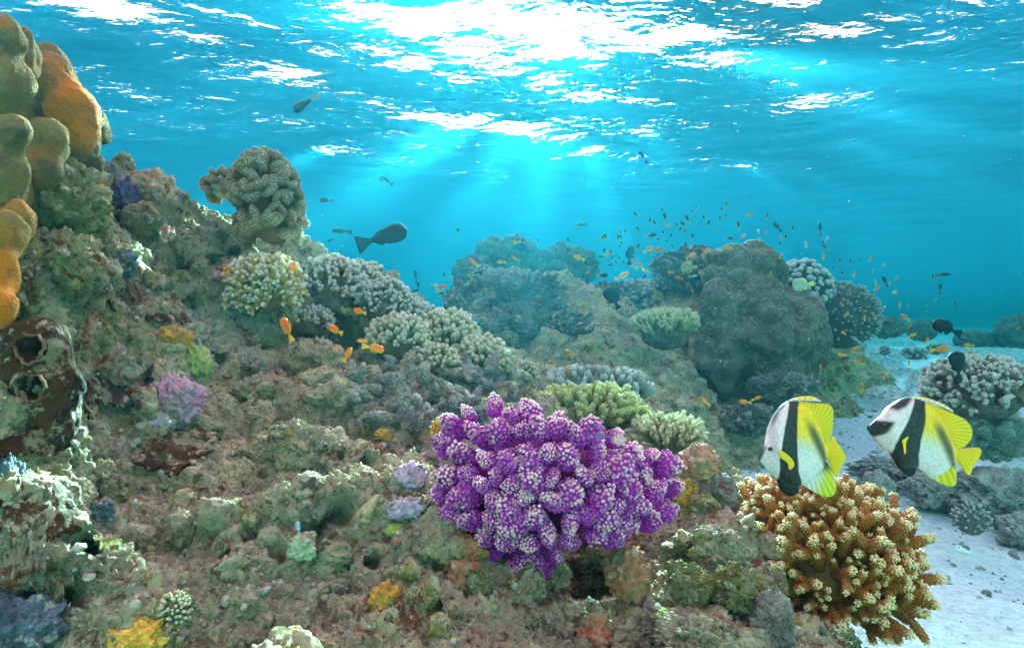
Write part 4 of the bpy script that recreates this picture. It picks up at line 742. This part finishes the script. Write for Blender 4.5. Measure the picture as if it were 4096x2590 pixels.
banded('black, white and yellow banded fish with folded side fin above the blue rocks', at(1751.9+1720*.24414, 905.3+540*.24414, Y2), kf(Y2), (1720, 540), [
 ('body', [(1188, 402), (1230, 385), (1280, 335), (1345, 285), (1378, 220), (1440, 178), (1510, 128), (1590, 107), (1690, 125), (1800, 205), (1880, 325), (1950, 480), (2010, 592), (2050, 612), (2030, 692), (2005, 720), (1960, 770), (1900, 840), (1800, 880), (1700, 815), (1640, 790), (1580, 810), (1500, 805), (1445, 720), (1412, 660), (1330, 602), (1270, 522), (1212, 452)], .026,
   mk_body([(1640, 100), (1590, 200), (1530, 330), (1450, 470), (1418, 560), (1415, 660), (1440, 900)], [(1760, 100), (1690, 190), (1670, 330), (1625, 500), (1616, 650), (1640, 760), (1680, 900)], [(1790, 300), (1840, 450), (1900, 600), (1960, 720), (2000, 800)], 390, lambda x, z: np.maximum(sstep(15, -10, z-300-.0*x-(1345-x)*.35)*0+sstep(1390, 1350, x+.55*(z-400))*sstep(325, 350, z)*sstep(520, 480, z+.5*(x-1250)), sstep(15, -10, z-chain([(230, 1380), (170, 1480), (140, 1600)], x)-0*z)*0+sstep(10, -40, z-np.interp(x, [1380, 1450, 1520, 1600, 1650], [235, 250, 215, 140, 90])))), 0, M_scale),
 ('dorsal_fin', [(1700, 140), (1800, 180), (1900, 225), (2050, 292), (2125, 345), (2165, 410), (2168, 480), (2130, 550), (2060, 606), (2005, 590), (1920, 430), (1830, 270)], .0045, lambda x, z: lerp(np.broadcast_to(Y_, (len(x), 3)), np.array([.88, .56, .006]), sstep(1900, 2150, x)), 0, M_fish),
 ('anal_fin', [(1690, 790), (1760, 872), (1840, 922), (1920, 960), (1990, 972), (2024, 940), (2026, 850), (2012, 750), (1995, 690), (1930, 660), (1800, 720)], .0045, lambda x, z: lerp(lerp(np.broadcast_to(W_, (len(x), 3)), np.array([.88, .58, .006]), sstep(1740, 1900, x+.3*(z-850))), np.array([.05, .055, .02]), sstep(820, 720, z)*sstep(1820, 1920, x)), .001, M_fish),
 ('pelvic_fin', [(1420, 620), (1440, 720), (1480, 792), (1540, 852), (1600, 886), (1640, 850), (1650, 780), (1620, 700), (1520, 640)], .006, blk, -.002, M_fish),
 ('tail_fin', [(1995, 592), (2050, 608), (2150, 592), (2258, 590), (2232, 700), (2168, 762), (2150, 860), (2112, 852), (2040, 745), (2000, 700)], .004, yel, .0005, M_fish),
 ('pennant', [(1590, 118), (1620, 103), (1730, 112), (1850, 152), (1950, 205), (1990, 245), (1980, 256), (1900, 214), (1800, 172), (1700, 148), (1620, 140)], .0035, lambda x, z: lerp(np.broadcast_to(Y_, (len(x), 3)), W_, sstep(4, 16, z-np.interp(x, [1590, 1620, 1730, 1850, 1950, 1990], [112, 103, 112, 152, 205, 245]))), -.003, M_fish),
 ('pectoral_fin', [(1448, 512), (1480, 490), (1510, 464), (1516, 475), (1490, 525), (1482, 560), (1490, 635), (1474, 641), (1464, 545)], .0015, yel, -.029, M_fish)], (1322, 372), math.radians(-5))
# generic fish: head along +X, back along +Z
def fish_parts(Lh=1., depth=.34, thick=.16, fork=.6, cols=((.7, .24, .03), (.8, .5, .05), (.75, .3, .03)), nose=.5, dors=1., ns=22, na=14, head=None, tdep=.34):
    s = np.linspace(0, 1, ns); x = .5-.78*s; h = depth/2*np.sin(PI*np.clip(s, 0, 1)**.62)**.8*(1-.25*s)+.035*s+.004; h[0] = .008; wd = thick/2*np.sin(PI*s**.55)**.8*(1-.4*s)+.008; wd[0] = .006
    th = np.linspace(0, 2*PI, na, endpoint=False); zc = .02*depth*np.sin(PI*s)
    V = np.stack([np.broadcast_to(x[:, None], (ns, na)), wd[:, None]*np.cos(th), zc[:, None]+h[:, None]*np.sin(th)], -1).reshape(-1, 3); n = len(V)
    V = np.concatenate([V, [[.503, 0, 0], [x[-1], 0, 0]]]); i = np.arange(na); f = gridf(na, ns, True)
    caps = np.concatenate([np.stack([np.full(na, n), np.roll(i, -1), i], 1), np.stack([np.full(na, n+1), i+(ns-1)*na, np.roll(i, -1)+(ns-1)*na], 1)])
    top, bot, fin = [np.array(c) for c in cols]; t = np.clip(V[:, 2]/depth+.5, 0, 1)[:, None]; cb = bot+(top-bot)*np.clip((t-.25)*2.2, 0, 1)
    if head is not None: cb = np.where((V[:, 0] > .26)[:, None], np.array(head)*.6+cb*.4, cb)
    out = {'body': (V*Lh, [f, caps], cb)}
    def fin_(nm, poly, th_=.006, nu=14, nv=8): v, fs = plate(smooth_poly(poly, 1), th_, nu, nv, .2); out[nm] = (v*Lh, fs, np.broadcast_to(fin, (len(v), 3)))
    k = fork; fin_('tail_fin', [(-.24, .03), (-.34, .08), (-.52-.10*k, tdep/2), (-.50-.12*k, tdep/2-.05), (-.48+.08*k, 0), (-.50-.12*k, -tdep/2+.05), (-.52-.10*k, -tdep/2), (-.34, -.08), (-.24, -.03)])
    d = depth/2*.75; fin_('dorsal_fin', [(.24, d*.8), (.16, d+.09*dors), (-.05, d+.08*dors), (-.2, d*.5+.07*dors), (-.22, d*.35), (0, d*.7)]); fin_('anal_fin', [(0, -d*.8), (-.06, -d-.07*dors), (-.18, -d*.6-.06*dors), (-.2, -d*.3), (-.05, -d*.5)])
    fin_('pelvic_fin', [(.18, -d*.9), (.10, -d-.10*dors), (.04, -d-.07*dors), (.08, -d*.7)])
    return out
def orient(ang, yaw=0., roll=0.):
    a = math.radians(ang); x = np.array([math.cos(a)*math.cos(yaw), math.sin(yaw)*max(.3, abs(math.cos(a))), math.sin(a)]); x /= np.linalg.norm(x)
    ref = np.array([0, 0, 1.]) if abs(x[2]) < .93 else np.array([-np.sign(math.cos(a) or 1)*np.sign(x[2]), 0, .25])
    z = ref-x*(x@ref); z /= np.linalg.norm(z); R = np.stack([x, np.cross(z, x), z], 1)
    return R@np.array([[1, 0, 0], [0, math.cos(roll), -math.sin(roll)], [0, math.sin(roll), math.cos(roll)]])
def near_fish(name, label, a, b, Y, length, ang, parts, group=None, yaw=.25, eyecol=M_eye, eye=(.36, .05), thick=.16):
    root = empty(name, at(a, b, Y), label, 'fish', group); Lw = S(length, Y)/1.08; root.matrix_basis = mat4(orient(ang, yaw), at(a, b, Y), Lw)
    for nm, (v, fs, c) in parts.items(): link(nm, mdata(nm, v, fs, M_fish, {'Col': c}), root)
    iv, f = ico(2); e = mdata('eye', iv*.032, [f], eyecol)
    for sgn in (-1, 1): link('eye', e, root, Matrix.Translation((eye[0], sgn*thick*.34, eye[1])))
    return root
OR = ((1., .13, .003), (1., .34, .008), (1., .42, .01)); M_violet = flat_mat('violet fish eye', (.16, .02, .28), None, rough=.1, spec=.6)
ap = fish_parts(1., .40, .18, .9, OR)
for lab, a, b, L_, an, yw in (('orange fish swimming upward with yellow forked tail, left of the others in the dark hollow', 674, 772, 62, 118, .3), ('plump orange fish facing left with yellow belly in front of the brown finger coral', 788, 775, 46, 160, .5), ('orange fish facing left just above the pale finger coral', 845, 731, 34, 165, .3),
    ('yellow orange fish turned upward below the plump orange fish', 818, 832, 38, 62, .6), ('orange fish facing right with tall back fin, lowest right of the group', 880, 818, 52, -12, .4), ('small red orange fish half hidden behind the one with the tall back fin', 850, 800, 24, 178, .2), ('tiny orange fish among the brown finger coral', 793, 815, 16, 20, .2),
    ('orange and yellow fish peeping out left of the cream staghorn', 530, 637, 34, 100, .3), ('orange fish behind the top of the cream staghorn', 590, 607, 26, 130, .3), ('orange fish peeping out right of the cream staghorn', 690, 627, 30, 80, .3)):
    near_fish('orange_fish', lab, a, b, 1.62 if b > 700 else 1.86, L_, an, ap, 'orange fish around the near corals', yw, M_violet)
dk = lambda c: (c, tuple(q*1.2 for q in c), c)
near_fish('surgeonfish', 'big dark surgeonfish with crescent tail above the grey staghorn corals', 903, 556, 3.0, 122, 18, fish_parts(1., .40, .16, .7, dk((.012, .02, .024)), dors=.25, tdep=.42), yaw=.1)
near_fish('surgeonfish', 'dark surgeonfish gliding behind the round head of the boulder coral', 1765, 612, 4.7, 96, 172, fish_parts(1., .40, .16, .6, dk((.035, .03, .03)), dors=.4, tdep=.42), yaw=.15)
near_fish('surgeonfish', 'large black fish above the broad beige staghorn at the right', 2225, 770, 3.3, 66, 155, fish_parts(1., .50, .17, .5, dk((.008, .009, .012)), dors=1.2, tdep=.36), yaw=.2)
near_fish('surgeonfish', 'round black fish nosing up out of the broad beige staghorn', 2252, 858, 2.55, 72, 95, fish_parts(1., .62, .17, .2, dk((.008, .008, .01)), dors=.5, tdep=.3), yaw=.2)
near_fish('surgeonfish', 'black disc shaped fish facing up before the rough grey rock', 1441, 700, 3.9, 58, 120, fish_parts(1., .66, .17, .2, dk((.010, .010, .010)), dors=.5, tdep=.3), yaw=.2)
near_fish('butterflyfish', 'pale disc shaped fish with yellow rim before the mound coral', 1888, 668, 3.6, 58, 186, fish_parts(1., .60, .13, .1, ((.40, .40, .30), (.44, .42, .30), (.80, .74, .12)), dors=.8, tdep=.24), yaw=-.15)
near_fish('slim_fish', 'slim silvery fish with a thin dark stripe over the white sand', 2270, 1294, 1.9, 52, 158, fish_parts(1., .22, .10, .5, ((.60, .66, .66), (.72, .76, .76), (.55, .6, .6)), dors=.3, tdep=.2), yaw=.1)
near_fish('damselfish', 'tiny pale blue fish above the pale green sponge', 701, 1240, 1.02, 32, 105, fish_parts(1., .40, .14, .5, ((.20, .38, .48), (.30, .46, .52), (.3, .45, .5)), dors=.6, tdep=.28), yaw=.2)
near_fish('damselfish', 'small purple fish resting over the top of the purple coral', 1420, 1024, 1.03, 36, 170, fish_parts(1., .40, .15, .4, ((.20, .08, .22), (.26, .12, .24), (.2, .08, .2)), dors=.6, tdep=.28), yaw=.2)
near_fish('bannerfish', 'pale striped fish with long trailing fin behind the boulder coral', 1620, 628, 4.6, 44, 185, fish_parts(1., .55, .12, .2, ((.30, .30, .24), (.5, .48, .3), (.60, .58, .15)), dors=2.2, tdep=.24), yaw=-.2)
near_fish('wrasse', 'slim pale wrasse above the flat topped staghorn coral', 1630, 648, 4.2, 22, 8, fish_parts(1., .22, .1, .3, ((.45, .45, .38), (.6, .6, .5), (.5, .5, .4)), dors=.3, tdep=.2))
near_fish('wrasse', 'slim striped wrasse on the sand beside the dome coral', 2024, 805, 4.5, 46, -32, fish_parts(1., .18, .1, .3, ((.10, .12, .10), (.40, .42, .34), (.3, .3, .2)), dors=.3, tdep=.18))
near_fish('wrasse', 'slim striped wrasse lower on the sand under another like it', 2038, 864, 4.1, 36, -26, fish_parts(1., .18, .1, .3, ((.10, .12, .10), (.40, .42, .34), (.3, .3, .2)), dors=.3, tdep=.18))
near_fish('parrotfish', 'faint pinkish fish in the dark gap before the boulder coral', 1577, 880, 3.2, 34, 115, fish_parts(1., .38, .15, .3, ((.34, .24, .26), (.4, .34, .26), (.3, .24, .2)), dors=.6))
near_fish('surgeonfish', 'hazy teal fish with pale tail high up against the water surface', 716, 243, 3.7, 74, 205, fish_parts(1., .36, .15, .7, ((.02, .06, .07), (.03, .07, .08), (.30, .32, .3)), dors=.4))
near_fish('surgeonfish', 'faint fish deep in the light rays right of the sun', 1512, 368, 5.6, 34, 122, fish_parts(1., .26, .13, .5, dk((.03, .06, .06)), dors=.4))
near_fish('surgeonfish', 'faint fish far away in the blue above the grey staghorns', 908, 425, 6.2, 40, 150, fish_parts(1., .38, .15, .5, dk((.03, .06, .06)), dors=.4))
near_fish('surgeonfish', 'hazy dark fish before the large hazy boulder coral', 1225, 580, 7.4, 50, 140, fish_parts(1., .55, .15, .3, dk((.02, .05, .05)), dors=.5))
near_fish('surgeonfish', 'dark finned fish standing upright in the middle of the fish school', 1482, 598, 4.6, 48, 82, fish_parts(1., .36, .15, .4, dk((.012, .03, .045)), dors=1.6))
# the schools: every fish its own object, small single-mesh fish, the pale-tailed dark ones painted as if backlit
def small(name, cols, depth, **kw):
    P = fish_parts(1., depth, .16, .9, cols, ns=12, na=8, **kw); V, fs, A = cat(list(P.values())); return mdata(name, V, fs, M_fish, {'Col': A})
SO = [small('orange fish', OR, d) for d in (.34, .38)]; SD = [small('dark fish', ((.015, .035, .03), (.05, .075, .03), (.40, .36, .06)), d) for d in (.30, .36, .40)]; SB = [small('slim dark fish', ((.012, .03, .03), (.04, .06, .05), (.10, .12, .10)), d) for d in (.24, .34)]  # SD: backlight shade put into the body colour
LAB = {'o': ('orange_fish', 'small orange fish of the loose school over the back reef', 'small orange fish over the back reef'), 'd': ('dark_fish', 'small backlit fish painted dark green with pale tail in the school over the back reef', 'small fish painted dark as backlit over the back reef'), 'b': ('dark_fish', 'dark plain damselfish hanging in open blue water', 'dark damselfish in open water')}
gf = np.random.default_rng(77)
def school(ox, oy, q, rows, Yo, Yd):
    for r in rows.split(';'):
        cx, cy, L_, an, kd = r.split(','); kind = kd.strip(); a = ox+float(cx)*q; b = oy+float(cy)*q; Y = (Yo if kind == 'o' else Yd)*gf.uniform(.88, 1.14)
        if b > 820: Y = min(Y, 3.4)
        me = {'o': SO, 'd': SD, 'b': SB}[kind]; o = link(LAB[kind][0], me[int(gf.integers(len(me)))], None, mat4(orient(float(an), gf.normal(0, .35), gf.normal(0, .15)), at(a, b, Y), S(float(L_)*q, Y)/1.05)); tag(o, LAB[kind][1], 'fish', LAB[kind][2])
school(1028.8, 458.6, .24414, '200,345,55,110,d;775,393,60,130,d;822,437,50,110,d;975,442,50,115,d;755,455,90,190,o;1257,437,60,100,d;1385,280,110,5,d;1145,535,45,115,d;1257,537,60,100,d;745,605,90,150,o;345,645,110,140,o;612,640,90,175,o;967,588,40,130,d;1013,645,40,90,d;1240,682,40,110,o;320,695,50,170,o;310,775,60,120,o;65,768,50,130,d;137,805,40,130,o;45,890,95,30,o;35,940,60,10,d;1600,400,100,35,d;1620,400,80,120,d;1740,410,75,80,d;1765,405,60,100,d;1770,357,50,130,d;1815,352,60,140,d;1778,468,55,130,d;1757,495,35,100,d;1910,182,70,145,d;1932,325,65,135,d;2048,243,65,75,d;2095,268,70,125,d;2055,385,110,15,d;2115,420,45,0,d;2163,145,45,90,d;2190,210,85,110,d;2230,290,60,20,o;2310,285,50,120,d;2365,275,75,140,d;2335,325,60,45,d;2175,360,60,110,d;2255,388,55,120,d;2212,447,40,140,d;2262,493,55,100,d;2325,535,50,110,d;1608,535,60,85,d;1585,590,75,170,d;1670,550,60,130,d;1690,595,60,80,d;1720,580,40,60,d;1750,605,45,100,d;1640,555,60,30,o;1360,600,120,160,o;1435,660,100,125,d;1430,570,40,125,d;1505,655,50,110,d;1540,700,65,145,d;1660,668,60,20,d;1713,643,35,0,d;1795,648,45,130,d;1740,690,35,100,d;1925,500,90,60,d;1890,630,80,15,o;2035,520,120,30,o;2130,525,120,10,o;1965,550,40,150,d;2025,553,45,10,d;2120,570,40,0,d;2120,600,40,0,d;1895,690,70,150,o;1960,680,80,130,o;2010,730,80,165,o;2050,655,60,40,o;2015,640,35,110,d;1785,775,140,25,o;1940,855,75,175,o;1565,985,70,50,o;1590,1045,70,200,o;1450,740,60,20,o;1410,790,40,110,d;1895,745,30,30,d;1860,780,35,70,d;1590,770,120,4,d;1985,790,70,40,d', 4.4, 5.4)
school(1410.9, 458.6, .24414, '1440,185,80,10,o;1612,200,60,80,d;1335,290,90,90,d;1525,345,45,90,o;1603,360,45,80,o;1705,300,110,130,b;1858,320,55,90,d;2120,315,130,95,b;1245,415,75,10,d;1375,395,50,60,o;1400,385,35,45,o;1368,435,35,80,d;1540,430,45,75,o;1745,395,40,80,d;1787,400,50,85,d;1730,470,50,80,d;2187,418,50,55,o;2150,460,55,100,d;2170,500,70,140,d;1978,465,45,90,d;1940,548,40,90,d;2150,580,60,95,d;1470,495,45,120,d;1230,500,80,165,o;1560,548,40,30,o;1630,570,30,0,o;1742,582,55,70,o;1217,95,70,70,d;1170,135,45,80,d;930,120,45,90,d;895,155,50,140,d;845,225,90,120,d;805,275,70,140,d;745,285,45,120,d;770,325,50,45,d;810,345,80,40,d;890,400,70,75,d;940,280,45,45,d;1000,215,45,110,d;1045,270,65,70,d;1155,230,65,85,d;1210,200,40,110,d;1097,325,25,0,d;1158,343,30,100,d;820,470,50,50,d;910,485,50,20,d;990,485,35,0,d;765,535,50,110,d;965,525,60,90,d;647,447,40,150,d;880,580,110,30,o;1020,540,100,40,o;1035,680,80,60,o;680,740,60,175,o;760,795,85,170,o;830,860,70,135,o;890,905,70,-60,o;970,745,60,160,o;1000,985,90,170,o;910,1080,60,60,o;1645,750,45,80,o;1735,880,70,45,o;435,1020,50,70,o;750,995,35,0,o;620,960,90,95,b', 4.1, 5.3)
school(1806., 505.6, .33575, '175,95,40,90,d;90,150,30,80,o;125,155,40,90,d;265,200,45,90,o;388,285,45,90,o;90,285,40,60,o;505,322,40,85,d;578,325,35,90,d;715,305,40,70,o;815,345,25,60,o;738,388,35,45,o;640,315,30,0,d;525,405,50,160,d;603,410,40,80,o;455,367,30,0,d;820,460,80,120,b;905,437,30,45,o;855,475,30,70,o;753,468,40,100,o;765,510,45,45,o;890,540,65,5,o;690,530,40,100,d;730,545,30,80,d;988,573,25,90,d;925,625,40,80,o;983,635,25,20,o;1230,415,90,5,b;1210,508,70,80,b;1175,590,20,45,o;1315,620,45,160,b;1125,668,30,0,d;1155,435,40,90,d;1128,625,30,30,d;960,712,65,140,o;995,770,35,60,o;800,690,45,20,d;848,757,80,160,b;740,690,30,90,o;678,715,45,90,o;560,600,35,90,o;552,690,50,70,o;528,822,50,160,o;610,935,60,45,o;520,980,60,180,o;640,1030,60,170,o;1010,840,60,30,o;1115,875,50,60,o;1210,935,110,10,o;1405,910,75,175,o;1412,960,50,0,o;990,1030,40,70,o;815,1120,50,80,o;1015,1140,40,70,o;660,1205,60,100,o;370,1060,40,90,o;75,500,60,30,o;1755,790,30,60,o', 4.0, 5.4)
school(602., 505.6, .33575, '1415,110,40,115,d;595,110,130,178,b;520,175,60,190,b;1115,420,90,100,b;1135,490,50,80,b;1110,530,70,20,b;1300,505,85,25,o;1255,490,45,0,o;1320,415,40,130,d;1370,440,25,130,o;1290,545,50,0,d;1085,575,40,110,o;1155,600,70,170,o;485,-105,95,178,b', 3.6, 4.2)
school(1204., 505.6, .33575, '400,957,80,165,o;490,670,40,0,o;1350,1300,85,140,o;1630,1305,80,175,o;1715,1280,65,20,o;345,755,30,60,o;310,820,35,0,o;820,795,20,80,o;755,840,20,0,o;260,1030,70,10,o;185,1045,60,170,o;25,1160,60,175,o', 3.0, 4.4)
def snow():                             # drifting specks in the water
    g = np.random.default_rng(91); iv, f = ico(1); n = 900; P = np.stack([g.uniform(-2.2, 3.2, n), g.uniform(.5, 4.2, n)**1., g.uniform(-.1, SURF-.3, n)], 1); r = .0009*g.lognormal(0, .5, n)*(.4+.35*P[:, 1])
    V = (iv[None]*r[:, None, None]*g.uniform(.6, 1.4, (n, 1, 3))+P[:, None]).reshape(-1, 3); Fs = (f[None]+(np.arange(n)*len(iv))[:, None, None]).reshape(-1, 3)
    tag(link('marine_snow', mdata('snow', V, Fs, flat_mat('specks', (.75, .75, .7)))), None, None, None, 'stuff')
snow()
